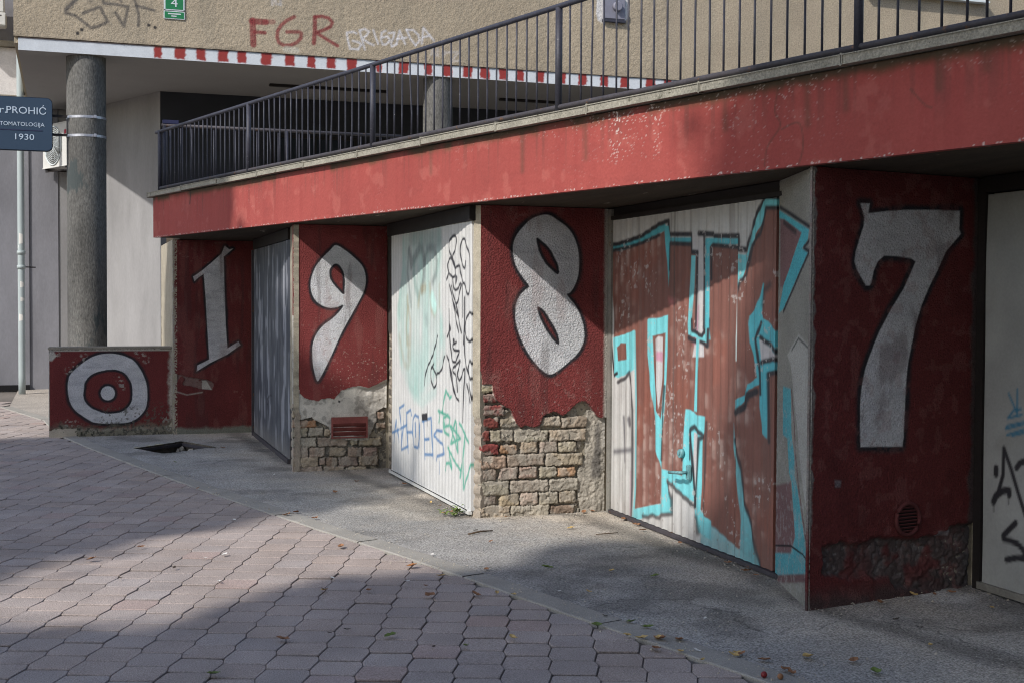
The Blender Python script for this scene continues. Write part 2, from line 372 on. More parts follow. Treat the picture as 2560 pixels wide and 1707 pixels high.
def make_pavers():
    B = np.array((.349, .937)); Pv = np.array((.937, -.349)); rng = np.random.default_rng(4)
    verts = []; faces = []; cols = []
    W, T = .207, .219; g = .0018
    cmean = np.array(L(162, 150, 143))
    def wob(k, b):                                    # zigzag of the joint between two files of pavers
        ph = ((b-5.889-.141*k)/T) % 1.0
        return .008*np.where(ph < .64, ph/.64*2-1, 1-(ph-.64)/.36*2)
    def gg(k, b):                                     # the joint closes up where neighbours interlock
        ph = ((b-5.889-.141*k)/T) % 1.0
        return g if ph < .66 else g*.1
    for i in range(-48, 16):
        off = 5.889+.141*(i+1)
        for j in range(-32, 130):
            b0 = off+j*T; pc = -.1727+(i+.5)*W; cx, cy = Pv*pc+B*(b0+T/2)
            if cy < 2.2 or cy > 21.5 or cx < -4.5: continue
            if cx > strip_x(cy)+.06: continue
            ring = []
            r = .007; b1, b2 = b0+.0056, b0+T-.0056
            for bb in np.linspace(b1+r, b2-r, 8): ring.append((-.1727+i*W+gg(i, bb)+wob(i, bb), bb))
            ring = ring[::-1]                          # left side, top to bottom
            ring.append((-.1727+i*W+g+r*.35+wob(i, b1), b1+r*.3)); ring.append((-.1727+i*W+g+r+wob(i, b1), b1))
            ring.append((-.1727+(i+1)*W-g-r+wob(i+1, b1), b1)); ring.append((-.1727+(i+1)*W-g-r*.35+wob(i+1, b1), b1+r*.3))
            for bb in np.linspace(b1+r, b2-r, 8): ring.append((-.1727+(i+1)*W-gg(i+1, bb)+wob(i+1, bb), bb))
            ring.append((-.1727+(i+1)*W-g-r*.35+wob(i+1, b2), b2-r*.3)); ring.append((-.1727+(i+1)*W-g-r+wob(i+1, b2), b2))
            ring.append((-.1727+i*W+g+r+wob(i, b2), b2)); ring.append((-.1727+i*W+g+r*.35+wob(i, b2), b2-r*.3))
            ring = np.array(ring); n = len(ring); c = ring.mean(0)
            tz = rng.normal(0, .0014); sx, sy = rng.normal(0, .006, 2)
            def lift(q, z): return np.column_stack([q@np.array([Pv[0], B[0]]), q@np.array([Pv[1], B[1]]), z+tz+(q-c)@np.array([sx, sy])])
            inn = c+(ring-c)*np.array((1-.003/.1, 1-.0085/.1)); k0 = len(verts)
            verts += list(lift(inn, 0.0)); verts += list(lift(ring, -.005)); verts += list(lift(ring, -.028))
            tint = cmean*(1+rng.normal(0, .04))*(1+np.array((1, 0, -1))*rng.normal(0, .014))
            if rng.random() < .06: tint = tint*np.array((1.03, .95, .94))
            cols += [tint]*n+[tint*.62]*n+[tint*.5]*n
            faces.append(list(range(k0, k0+n)))
            for q in range(n):
                w = (q+1) % n
                faces.append((k0+n+q, k0+n+w, k0+w, k0+q)); faces.append((k0+2*n+q, k0+2*n+w, k0+n+w, k0+n+q))
    o = mesh_obj('pavement', verts, faces, M['paver'], None, np.array(cols)); tag(o, kind='structure')
    # sand bed seen in the joints
    v = [(-4.6, 2, -.012), (4, 2, -.012), (4, 22, -.012), (-4.6, 22, -.012)]
    hb = MB()
    for (x0, x1, y0, y1) in ((-4.6, 3.3, 1.5, 13.7), (-4.6, .6, 13.7, 22)):
        hb.bm.faces.new([hb.bm.verts.new(p+(-.013,)) for p in ((x0, y0), (x1, y0), (x1, y1), (x0, y1))])
    tag(hb.build('joint_sand', M['soil']), kind='structure')
make_pavers()

def make_kerb():                                      # flush concrete edging strip in lengths, open joints between them
    pts = [Vector((x, y)) for x, y in STRIP_LO]; seg = []
    for a, b in zip(pts[:-1], pts[1:]):
        n = max(1, int((b-a).length/.12))
        for k in range(n): seg.append(a+(b-a)*k/n)
    seg.append(pts[-1]); m = MB(); bm = m.bm; acc = 0; prev = None; rnd = random.Random(2)
    for k, p in enumerate(seg):
        d = (seg[min(k+1, len(seg)-1)]-seg[max(k-1, 0)]).normalized(); nrm = Vector((-d.y, d.x))
        if nrm.x < 0: nrm = -nrm
        q = p+nrm*(.155+rnd.uniform(-.004, .004)); p2 = p+nrm*rnd.uniform(-.003, .003)
        row = [bm.verts.new((p2.x, p2.y, -.03)), bm.verts.new((p2.x, p2.y, .004)), bm.verts.new((p2.x+nrm.x*.008, p2.y+nrm.y*.008, .009)), bm.verts.new((q.x, q.y, .010)), bm.verts.new((q.x, q.y, -.03))]
        if prev is not None and acc < 9:
            for t in range(4): bm.faces.new((prev[t], prev[t+1], row[t+1], row[t]))
            acc += 1
            prev = row
        elif prev is None: prev = row
        else:                                         # joint: a narrow gap, then a new length
            sh = d*.012
            prev = [bm.verts.new((v.co.x-sh.x*.0, v.co.y-sh.y*.0, v.co.z)) for v in row]; acc = 0
            for t, v in enumerate(prev): v.co = v.co+Vector((d.x, d.y, 0))*(-.11)
            for t in range(4): bm.faces.new((prev[t], prev[t+1], row[t+1], row[t]))
            prev = row
    tag(m.build('kerb', M['kerb']), kind='structure')
make_kerb()

# open drain pit without its cover
pit = thing('drain_pit', 'open drain pit with no cover in the asphalt before the low wall', 'drain', (1.09, 14.4, 0))
m = MB(); z0 = -.34
hp = [Vector((x, y, 0)) for x, y in HOLE]; cc = sum(hp, Vector())/4
top = [m.bm.verts.new(p+Vector((0, 0, .003))) for p in hp]; bot = [m.bm.verts.new(p+Vector((0, 0, z0))) for p in hp]
for k in range(4): m.bm.faces.new((top[k], top[(k+1) % 4], bot[(k+1) % 4], bot[k]))
m.bm.faces.new(bot); m.build('pit_wall', M['pit'], pit)
m = MB()
for k in range(4):
    a = hp[k]; b = hp[(k+1) % 4]; ia = a+(cc-a)*.06; ib = b+(cc-b)*.06
    m.obox(ia+Vector((0, 0, -.03)), ib+Vector((0, 0, -.03)), .02, .03)
m.build('rim_frame', M['rustiron'], pit)
m = MB(); rnd = random.Random(5)
for k in range(46):
    t, s = rnd.random(), rnd.random(); p = (hp[1]*(1-t)+hp[2]*t)*(1-s*.55)+(hp[0]*(1-t)+hp[3]*t)*s*.55
    r = bmesh.ops.create_icosphere(m.bm, subdivisions=1, radius=rnd.uniform(.03, .075))
    for v in r['verts']: v.co = v.co*rnd.uniform(.8, 1.2)+Vector((p.x, p.y, -.30+.22*(1-s)+rnd.uniform(-.03, .03)))
m.build('rubble', M['plaster'], pit)

# ================================================================ the garage row
FZ = 2.30
A = Vector((.941, 15.384, 0)); D = Vector((.2646, -.9644, 0)).normalized(); N = Vector((-.9644, -.2646, 0)).normalized()
gar = thing('garage_building', 'low garage row with red number piers, painted doors and a long red fascia', 'garage', (3.2, 9.5, 0))
core = [(1.21, 17.68), (1.21, 15.77), (2.20, 15.77), (2.12, 15.35), (2.10, 12.62), (2.03, 12.05), (2.90, 12.05), (2.90, 11.62), (2.87, 9.10), (2.90, 9.08),
        (3.90, 9.08), (3.95, 8.95), (3.95, 6.56), (3.68, 5.86), (4.86, 6.07), (4.90, 5.95), (4.90, 2.6), (6.8, 2.6), (6.8, 17.68)]
MB().prism(core, -.05, 2.297).build('wall', M['jamb'], gar)

def stucco(p, amp=.0022, sc=75):
    amp = min(amp, .0034)*.45; sc = 92
    p.H += amp*(fbm(p.U*sc, p.V*sc, 1, 2)-.5)*2
def scuff(p, seed, th=.70, c=(.40, .30, .27), f=55, area=None):
    n = fbm(p.U*f, p.V*f, seed, 3); a = ss(th, th+.05, n)
    if area is not None: a = a*area
    p.put((slice(None), slice(None)), a, c)
def fade(p, seed):                                    # unevenly rolled, weathered paint
    sl = (slice(None), slice(None)); a = fbm(p.U*2.6, p.V*2.0, 120+seed, 4); b = fbm(p.U*10, p.V*3, 130+seed, 4); c = fbm(p.U*30, p.V*30, 140+seed, 3)
    p.mul(.74+.5*a); p.put(sl, ss(.56, .7, b)*.22, (.27, .13, .115)); p.put(sl, ss(.6, .72, fbm(p.U*14, p.V*1.2, 150+seed, 4))*.35, (.06, .03, .03)); p.put(sl, ss(.71, .76, c)*ss(.55, .65, a)*.3, (.32, .18, .16))
def numeral(p, outer, holes, w=.026, tex=.25, seed=3, extra=(), smooth=False):
    """sprayed white shape with a soft black outline; region 1 is the numeral"""
    wob = lambda sl: .020*(fbm(p.U[sl]*7, p.V[sl]*7, 50+seed, 3)-.5)+.006*(fbm(p.U[sl]*90, p.V[sl]*90, 51, 2)-.5)
    if smooth: outer = spline(outer, True, 4); holes = [spline(h, True, 4) for h in holes]
    for h in [outer]+list(extra):
        r = p.sd(h, .2); sl, d = r; p.put(sl, (1-ss(w*.55, w*1.75, d+wob(sl)))*np.clip(.92+.4*(fbm(p.U[sl]*11, p.V[sl]*11, 52, 3)-.3), 0, 1), BLK)
    for h in [outer]+list(extra):
        r = p.sd(h, .2); sl, d = r; a = 1-ss(-.004, .004, d)
        n = fbm(p.U[sl]*9, p.V[sl]*26, seed, 4); p.put(sl, a, WHITE); p.put(sl, a*np.clip((n-.42)*2.2, 0, 1)*tex, (.33, .34, .38))
        p.reg[sl][d < 0] = 1
    for h in holes:
        r = p.sd(h, .2); sl, d = r; d = d-wob(sl)*.5; ins = d < w*.25
        p.put(sl, 1-ss(-.003, .005, d), BLK); p.put(sl, 1-ss(-w*1.5, -w*.5, d), RED*.95); p.reg[sl][d < 0] = 0
def bricks(p, lst, mask, base=-.034):
    """irregular brickwork where mask; lst of (rect, tint)"""
    n1 = fbm(p.U*24, p.V*24, 21, 4); n2 = fbm(p.U*70, p.V*70, 22, 3)
    H = base+.022*(n1-.5)+.014*(n2-.5); col = np.empty_like(p.col); col[:] = MORT*.62; col *= (.6+.75*n1)[..., None]
    wu = (fbm(p.U*38, p.V*38, 31, 4)-.5)*.024; wv = (fbm(p.U*38, p.V*38, 32, 4)-.5)*.022
    for (u0, u1, v0, v1), tint, k in lst:
        cu, cv = (u0+u1)/2, (v0+v1)/2; hu, hv = (u1-u0)/2, (v1-v0)/2; r = .008
        qx = np.abs(p.U+wu-cu)-hu+r; qy = np.abs(p.V+wv-cv)-hv+r
        d = np.hypot(np.maximum(qx, 0), np.maximum(qy, 0))+np.minimum(np.maximum(qx, qy), 0)-r
        a = 1-ss(-.001, .0025, d); rnd = random.Random(k*7+1); dep = -.006-rnd.random()*.014
        hb = dep+.014*(n1-.5)+.011*(n2-.5)-.007*ss(-.012, 0, d)
        H = H*(1-a)+np.maximum(hb, base-.004)*a
        n3 = fbm(p.U*16+k, p.V*22, 40+k, 3); t = np.array(tint)*rnd.uniform(.8, 1.15)*np.array((rnd.uniform(.97, 1.1), 1, rnd.uniform(.88, 1.0)))
        cc = t*(.66+.62*n3)[..., None]; g = ss(.45, .62, fbm(p.U*13, p.V*13, 60+k, 3))[..., None]*.55
        cc = cc*(1-g)+np.array((.365, .335, .285))*(.7+.5*n2)[..., None]*g
        col = col*(1-a[..., None])+cc*a[..., None]
    p.H = np.where(mask, H, p.H); p.col = np.where(mask[..., None], col, p.col)
def rects(quads):
    return [((min(a[0], b[0]), max(a[0], b[0]), min(a[1], b[1]), max(a[1], b[1])), t, i) for i, (a, b, t) in enumerate(quads)]
TG = (.325, .288, .24); TP = (.30, .23, .195); TO = (.36, .225, .14); TR = (.20, .055, .05); TY = (.335, .295, .22); TB = (.275, .22, .185)

# ---- pier with the 1
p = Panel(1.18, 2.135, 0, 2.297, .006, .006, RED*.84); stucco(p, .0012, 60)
numeral(p, [(1.416,1.864),(1.520,1.939),(1.637,2.040),(1.746,2.142),(1.785,2.237),(1.834,2.194),(1.884,2.205),(1.815,2.143),(1.771,2.106),(1.775,1.992),(1.778,1.791),(1.786,1.591),(1.794,1.309),(1.813,1.017),(1.942,1.097),(1.968,1.056),(1.813,0.946),(1.615,0.848),(1.455,0.749),(1.463,0.819),(1.600,0.888),(1.592,1.029),(1.583,1.189),(1.571,1.389),(1.562,1.589),(1.550,1.749),(1.539,1.899),(1.480,1.858),(1.432,1.812)], [], .024, .7, 3)
fade(p, 1); n = fbm(p.U*14, p.V*14, 5, 4); lv = p.V
broken = (Panel._seg(p.U, p.V, [(1.215,0.663),(1.419,0.620),(1.595,0.587)], False) < .05+.05*(n-.5)) & (n > .47)
p.H -= .012*broken; p.put((slice(None), slice(None)), broken*.35, PLAST*.7)
p.fill([(1.517,0.638),(1.566,0.637),(1.634,0.526),(1.517,0.538)], PLAST, .006)
p.stroke([(1.215,0.513),(1.341,0.471),(1.517,0.498)], .014, PLAST*.8, .008, .8)
p.put((slice(None), slice(None)), ss(1.212, 1.192, p.U+.02*(n-.5)), PLAST*.8)
p.put((slice(None), slice(None)), ss(.10, .05, p.V+.06*(n-.5)), L(120, 122, 112))
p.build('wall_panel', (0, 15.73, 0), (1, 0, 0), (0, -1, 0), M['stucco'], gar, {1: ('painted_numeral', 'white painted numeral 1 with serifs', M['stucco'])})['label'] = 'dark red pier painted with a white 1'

# ---- pier with the 9
p = Panel(1.985, 2.875, 0, 2.297, .005, .005, RED*1.15); stucco(p)
numeral(p, [(2.383,2.110),(2.328,2.062),(2.249,1.982),(2.186,1.895),(2.149,1.785),(2.149,1.691),(2.178,1.613),(2.233,1.558),(2.312,1.527),(2.392,1.532),(2.448,1.554),(2.440,1.520),(2.360,1.433),(2.265,1.362),(2.202,1.283),(2.167,1.189),(2.162,1.079),(2.173,0.969),(2.205,0.851),(2.234,0.874),(2.289,0.976),(2.360,1.125),(2.440,1.298),(2.520,1.441),(2.600,1.583),(2.648,1.679),(2.668,1.774),(2.656,1.869),(2.624,1.932),(2.551,2.002),(2.471,2.064)],
        [[(2.383,1.937),(2.344,1.913),(2.320,1.865),(2.328,1.802),(2.360,1.748),(2.408,1.693),(2.456,1.654),(2.467,1.709),(2.467,1.804),(2.447,1.883),(2.415,1.922)]], .022, .4, 4, smooth=True)
fade(p, 2); scuff(p, 91, .73, (.36, .26, .23), 70, ss(1.35, .9, p.V)*ss(2.2, 2.5, p.U))
n = fbm(p.U*22, p.V*22, 15, 4)
peel = [(1.992,1.454),(1.992,1.042),(2.002,0.904),(2.030,0.814),(2.043,0.738),(2.085,0.689),(2.161,0.670),(2.216,0.655),(2.258,0.679),(2.300,0.685),(2.370,0.673),(2.398,0.711),(2.433,0.752),(2.504,0.779),(2.610,0.791),(2.702,0.772),(2.781,0.809),(2.853,0.843),(2.896,0.850),(2.898,-0.168),(1.844,-0.124),(1.845,1.453)]
r = p.sd(peel, 3); sl, d = r; d = d+.012*(n[sl]-.5)
pe = np.zeros(p.U.shape, bool); pe[sl] = d < 0
dd = np.full(p.U.shape, 1.); dd[sl] = d
rough = ss(2.55, 2.72, p.U+.12*(fbm(p.U*9, p.V*9, 2, 3)-.5))
hp_ = -.006*ss(0, -.01, dd)-(.004+.030*rough)*fbm(p.U*13, p.V*13, 3, 4)*ss(0, -.03, dd)
p.H = np.where(pe, hp_, p.H)
pc = np.array((.50, .475, .43))*(.8+.36*fbm(p.U*7, p.V*7, 6, 4))[..., None]*(1-.35*ss(.55, .7, n))[..., None]
p.col = np.where(pe[..., None], pc, p.col); p.reg[pe] = 2
bpoly = [(1.845,0.687),(1.940,0.657),(2.009,0.628),(2.002,0.504),(2.064,0.482),(2.119,0.495),(2.161,0.511),(2.182,0.479),(2.244,0.450),(2.328,0.413),(2.335,0.315),(2.497,0.283),(2.696,0.277),(2.710,0.319),(2.782,0.450),(2.781,0.542),(2.846,0.583),(2.896,0.582),(2.898,-0.168),(1.844,-0.124)]
sl, d = p.sd(bpoly, 3); bmask = np.zeros(p.U.shape, bool); bmask[sl] = d+.016*(fbm(p.U[sl]*35, p.V[sl]*35, 51, 3)-.5) < 0
Q = [(1.951,0.137),(2.220,0.037),(2.231,0.124),(2.290,0.052),(2.297,0.125),(2.406,0.034),(2.416,0.125),(2.597,0.034),(2.614,0.132),(2.797,0.034),(1.957,0.230),(2.126,0.138),(2.137,0.221),(2.283,0.136),(2.328,0.218),(2.480,0.133),(2.508,0.212),(2.636,0.124),(2.653,0.208),(2.789,0.126),(1.961,0.316),(2.203,0.229),(2.220,0.312),(2.497,0.227),(2.533,0.296),(2.596,0.231),(2.611,0.297),(2.825,0.223),(1.961,0.409),(2.119,0.325),(2.130,0.408),(2.265,0.328),(2.279,0.393),(2.335,0.329),(1.968,0.478),(2.203,0.413),(1.954,0.568),(2.005,0.511),(1.954,0.657),(2.005,0.601),(2.782,0.436),(2.868,0.385),(2.789,0.542),(2.853,0.470),(1.940,0.044),(2.259,-0.023),(2.273,0.036),(2.469,-0.031),(2.483,0.028),(2.682,-0.036)]
tn = [TG, TP, TB, TP, TG, TG, TP, TG, TP, TP, TG, TG, TY, TY, TG, TG, TG, TO, TG, TG, TB, TP, TG, TB, TG]
bricks(p, rects([(Q[2*i], Q[2*i+1], tn[i]) for i in range(len(Q)//2)]), bmask, -.048)
p.reg[bmask] = 3
p.fill([(2.405,0.662),(2.430,0.658),(2.426,0.637),(2.409,0.641)], (.05, .05, .05), .004)
w9 = p.build('wall_panel', (0, 12.0, 0), (1, 0, 0), (0, -1, 0), M['stucco'], gar, {1: ('painted_numeral', 'white painted numeral 9 with a black outline', M['stucco']), 2: ('bare_plaster', 'pale plaster bared under the red paint', M['brick']), 3: ('brickwork', 'grey weathered bricks at the foot', M['brick'])})
w9['label'] = 'red pier painted with a white 9, bricks bare at its foot'
vq = [(2.342,0.503),(2.685,0.305)]; (vx0, vz1), (vx1, vz0) = vq
m = MB(); Y = 11.985
m.box(vx0, vx1, Y-.004, Y+.04, vz0, vz0+.012); m.box(vx0, vx1, Y-.004, Y+.04, vz1-.055, vz1); m.box(vx0, vx0+.014, Y-.004, Y+.04, vz0+.012, vz1-.055); m.box(vx1-.014, vx1, Y-.004, Y+.04, vz0+.012, vz1-.055)
for k in range(3):
    z = vz0+.02+k*(vz1-.06-vz0-.012)/3
    m.obox((vx0+.015, Y+.012, z+.02), (vx1-.015, Y+.012, z+.02), .006, .05, Vector((0, -.62, .78)))
m.build('vent_grille', M['red_grille'], w9)['label'] = 'rectangular red vent grille with slats'
MB().box(vx0+.01, vx1-.01, Y+.034, Y+.045, vz0+.01, vz1-.05).build('vent_shadow_box', M['dark'], w9)

# ---- pier with the 8
p = Panel(2.862, 3.868, 0, 2.297, .005, .005, RED*1.08); stucco(p, .0026, 70)
numeral(p, [(3.347,2.238),(3.262,2.209),(3.195,2.152),(3.137,2.079),(3.112,2.008),(3.118,1.913),(3.147,1.835),(3.198,1.764),(3.240,1.709),(3.215,1.685),(3.173,1.645),(3.140,1.582),(3.132,1.487),(3.149,1.392),(3.201,1.272),(3.269,1.168),(3.346,1.088),(3.402,1.058),(3.457,1.073),(3.560,1.149),(3.637,1.221),(3.680,1.310),(3.676,1.407),(3.644,1.503),(3.600,1.576),(3.539,1.648),(3.565,1.664),(3.599,1.712),(3.629,1.793),(3.637,1.905),(3.623,2.001),(3.587,2.089),(3.535,2.152),(3.466,2.198),(3.406,2.233)],
        [[(3.297,2.067),(3.301,2.011),(3.323,1.948),(3.366,1.877),(3.418,1.830),(3.469,1.799),(3.472,1.855),(3.443,1.918),(3.399,1.989),(3.348,2.036)], [(3.304,1.558),(3.318,1.495),(3.352,1.423),(3.404,1.343),(3.473,1.275),(3.476,1.327),(3.446,1.399),(3.394,1.479),(3.351,1.535)]], .024, .4, 6, smooth=True)
n = fbm(p.U*22, p.V*22, 25, 4)
fade(p, 3); scuff(p, 92, .76, (.36, .28, .26), 80, ss(1.3, .6, p.V))
peel = [(2.670,1.163),(2.820,1.158),(2.840,1.102),(2.868,1.082),(2.882,0.990),(2.958,0.989),(2.965,0.929),(2.979,0.890),(3.014,0.856),(3.049,0.829),(3.098,0.805),(3.119,0.768),(3.133,0.721),(3.154,0.687),(3.183,0.663),(3.218,0.678),(3.281,0.661),(3.331,0.676),(3.352,0.736),(3.387,0.762),(3.437,0.775),(3.480,0.763),(3.516,0.742),(3.566,0.778),(3.602,0.810),(3.652,0.843),(3.696,0.849),(3.721,0.828),(3.740,0.804),(3.754,0.780),(3.799,0.725),(3.828,0.717),(3.902,0.729),(3.909,-0.185),(2.675,-0.118)]
sl, d = p.sd(peel, 3); d = d+.012*(n[sl]-.5); pe = np.zeros(p.U.shape, bool); pe[sl] = d < 0; dd = np.full(p.U.shape, 1.); dd[sl] = d
Q = [(2.862,0.086),(3.106,-0.016),(3.112,0.078),(3.414,-0.010),(3.424,0.066),(3.622,-0.000),(2.876,0.169),(3.001,0.093),(3.028,0.173),(3.175,0.081),(3.185,0.174),(3.320,0.081),(3.334,0.171),(3.485,0.077),(3.498,0.171),(3.629,0.084),(2.868,0.267),(3.094,0.168),(3.108,0.267),(3.409,0.178),(3.419,0.268),(3.650,0.174),(2.864,0.363),(3.000,0.275),(3.023,0.370),(3.164,0.276),(3.177,0.364),(3.319,0.284),(3.340,0.365),(3.476,0.281),(3.483,0.356),(3.624,0.284),(2.867,0.455),(3.069,0.365),(3.079,0.464),(3.372,0.373),(3.389,0.460),(3.685,0.369),(2.867,0.544),(3.013,0.466),(3.026,0.535),(3.159,0.468),(3.190,0.557),(3.321,0.469),(3.339,0.556),(3.482,0.467),(3.489,0.544),(3.633,0.472),(2.870,0.645),(2.936,0.568),(2.946,0.647),(3.127,0.562),(3.141,0.635),(3.403,0.554),(3.416,0.640),(3.712,0.554),(2.876,0.737),(3.015,0.665),(3.029,0.730),(3.154,0.667),(3.183,0.653),(3.345,0.596),(3.509,0.732),(3.785,0.651),(2.876,0.833),(3.056,0.756),(2.886,0.918),(2.993,0.853),(2.868,0.990),(2.965,0.926),(2.827,1.063),(2.944,1.002),(2.826,1.135),(2.916,1.075),(3.352,0.742),(3.502,0.665)]
tn = [TG, TG, TB, TB, TY, TG, TG, TG, TG, TG, TG, TG, TP, TP, TG, TO, TP, TG, TG, TR, TO, TG, TG, TG, TR, TG, TG, TG, TR, TG, TG, TG, TR, TR, TY, TY, TY, TG]
q = rects([(Q[2*i], Q[2*i+1], tn[i]) for i in range(len(Q)//2)])
p.H = np.where(pe, -.004, p.H); bricks(p, q, pe, -.054)
# smeared mortar and a rough grey render strip at the right
n4 = fbm(p.U*15, p.V*15, 71, 4); sm = pe & (n4 > .56) & (p.V < .8); p.H = np.where(sm, p.H*.4-.012, p.H); p.col = np.where(sm[..., None], p.col*.4+np.array((.31, .28, .235))*.6, p.col)
rr = [(3.725,0.774),(3.901,0.770),(3.908,-0.021),(3.680,-0.010),(3.650,0.134),(3.649,0.303),(3.713,0.436),(3.705,0.599)]; sl, d = p.sd(rr, 1); rm = np.zeros(p.U.shape, bool); rm[sl] = d+.03*(n4[sl]-.5) < 0; rm &= pe
p.H = np.where(rm, -.012-.022*n4-.012*fbm(p.U*60, p.V*60, 5, 3), p.H); p.col = np.where(rm[..., None], np.array((.365, .335, .285))*(.6+.75*n4)[..., None], p.col)
dk = [(3.799,0.691),(3.832,0.704),(3.839,0.255),(3.766,0.271),(3.743,0.367),(3.779,0.434),(3.785,0.569)]; sl, d = p.sd(dk, .3); p.put(sl, (1-ss(-.02, .02, d+.03*(n4[sl]-.5)))*.75, (.075, .07, .068))
p.put((slice(None), slice(None)), pe*ss(-.014, 0, dd)*.5, PLAST)
p.put((slice(None), slice(None)), ss(3.83, 3.86, p.U+.012*(n-.5))*(p.V > .5), PLAST*.85)
p.reg[pe] = 3
p.build('wall_panel', (0, 9.03, 0), (1, 0, 0), (0, -1, 0), M['stucco'], gar, {1: ('painted_numeral', 'white painted numeral 8 with two eye-shaped holes', M['stucco']), 3: ('brickwork', 'bare old bricks and broken mortar below the red paint', M['brick'])})['label'] = 'red pier painted with a white 8 above broken brickwork'

# ---- pier with the 7 (face) and its grey side
sd_ = Vector((1.21, .22, 0)); L7 = sd_.length; sd_.normalize(); nd_ = Vector((sd_.y, -sd_.x, 0))
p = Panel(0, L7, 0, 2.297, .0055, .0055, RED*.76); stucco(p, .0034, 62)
numeral(p, [(0.337,2.121),(0.403,2.124),(0.393,2.071),(0.537,2.089),(0.672,2.100),(0.904,2.109),(1.080,2.110),(1.079,2.008),(1.091,1.983),(0.980,1.887),(0.911,1.776),(0.854,1.692),(0.798,1.591),(0.754,1.483),(0.727,1.383),(0.700,1.276),(0.688,1.168),(0.682,1.052),(0.676,0.886),(0.669,0.825),(0.361,0.839),(0.356,0.941),(0.354,1.063),(0.361,1.144),(0.366,1.170),(0.386,1.249),(0.418,1.322),(0.482,1.443),(0.569,1.566),(0.658,1.673),(0.746,1.824),(0.712,1.841),(0.609,1.850),(0.513,1.852),(0.464,1.818),(0.437,1.769),(0.424,1.712),(0.411,1.691),(0.384,1.691),(0.361,1.719),(0.322,1.767),(0.300,1.815),(0.309,1.871),(0.340,1.953),(0.361,2.001),(0.366,2.050)], [], .026, .3, 8)
n = fbm(p.U*16, p.V*16, 35, 4); n5 = fbm(p.U*40, p.V*40, 36, 4)
sm = [(-0.023,1.475),(0.160,1.474),(0.180,0.675),(0.229,0.572),(0.392,0.519),(0.587,0.546),(0.700,0.570),(0.831,0.540),(0.936,0.416),(1.118,0.359),(1.119,0.295),(0.397,0.295),(0.009,0.289)]; sl, d = p.sd(sm, .4); a = 1-ss(-.03, .03, d); p.H[sl] = p.H[sl]*(1-.8*a); p.put(sl, a*.75, RED*.8)
dirt = [(0.107,0.320),(0.233,0.339),(0.396,0.327),(0.507,0.334),(0.792,0.303),(0.938,0.320),(1.133,0.363),(1.256,0.353),(1.264,0.000),(1.065,0.005),(0.798,0.022),(0.653,0.063),(0.595,0.121),(0.277,0.148),(0.122,0.194)]; sl, d = p.sd(dirt, .4); a = 1-ss(-.012, .02, d+.05*(n[sl]-.5))
p.H[sl] = p.H[sl]*(1-a)+a*(-.016-.028*n5[sl]-.012*n[sl]); p.put(sl, a*.9, (.085, .072, .068)); p.put(sl, a*ss(.56, .7, n5[sl])*.6, (.22, .20, .19)); p.put(sl, a*ss(.5, .68, fbm(p.U[sl]*9, p.V[sl]*9, 39, 4))*.75, RED*.75)
rmask = np.zeros(p.U.shape, bool); rmask[sl] = a > .5; p.reg[rmask] = 3
p.fill([(0.953,0.340),(1.073,0.331),(1.066,0.304),(0.956,0.314)], (.4, .4, .42), .008)
p.put((slice(None), slice(None)), ss(.14, .02, p.V+.05*(n-.5))*.75, (.07, .06, .058)); p.put((slice(None), slice(None)), ss(.035, .02, p.U+.05*(n-.5))*ss(.3, .5, p.V)*.9, (.24, .23, .21)); p.put((slice(None), slice(None)), ss(.60, .68, n)*.22, (.28, .12, .11)); p.put((slice(None), slice(None)), ss(.58, .7, fbm(p.U*5, p.V*3, 38, 4))*.4, RED*.5)
p.fill([(0.180,0.675),(0.227,0.667),(0.221,0.633),(0.185,0.635)], (.2, .2, .22), .008, .7)
p.put((slice(None), slice(None)), ss(L7-.06, L7-.02, p.U+.05*(n-.5))*.8, (.07, .068, .068))
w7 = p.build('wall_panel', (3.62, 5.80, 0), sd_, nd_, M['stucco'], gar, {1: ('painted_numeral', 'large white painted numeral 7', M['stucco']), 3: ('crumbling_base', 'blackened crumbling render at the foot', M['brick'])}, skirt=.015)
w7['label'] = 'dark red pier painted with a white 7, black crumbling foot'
(cx, cz), (cx2, _) = [(0.707,0.429),(0.785,0.422)]; R = abs(cx2-cx)
def P7(u, v, h): return Vector((3.62, 5.80, 0))+sd_*u+nd_*h+Vector((0, 0, v))
m = MB(); seg = 32
ro = [P7(cx+math.cos(2*math.pi*k/seg)*R*1.1, cz+math.sin(2*math.pi*k/seg)*R*1.1, .010) for k in range(seg+1)]
m.tube(ro, .012, 6, False)
for k in range(8):
    z = cz-R+.012+k*(2*R-.02)/7.4; hw = math.sqrt(max(0, R*R-(z-cz)**2))
    if hw > .02: m.obox(P7(cx-hw, z, .008), P7(cx+hw, z, .008), .005, R*.17, (nd_*.7+Vector((0, 0, .7))))
m.build('vent_grille', M['dullred'], w7)['label'] = 'round dark red vent grille with slats'
m = MB(); m.bm.faces.new([m.bm.verts.new(P7(cx+math.cos(2*math.pi*k/seg)*R, cz+math.sin(2*math.pi*k/seg)*R, .0035)) for k in range(seg)]); m.build('vent_shadow_box', M['dark'], w7)

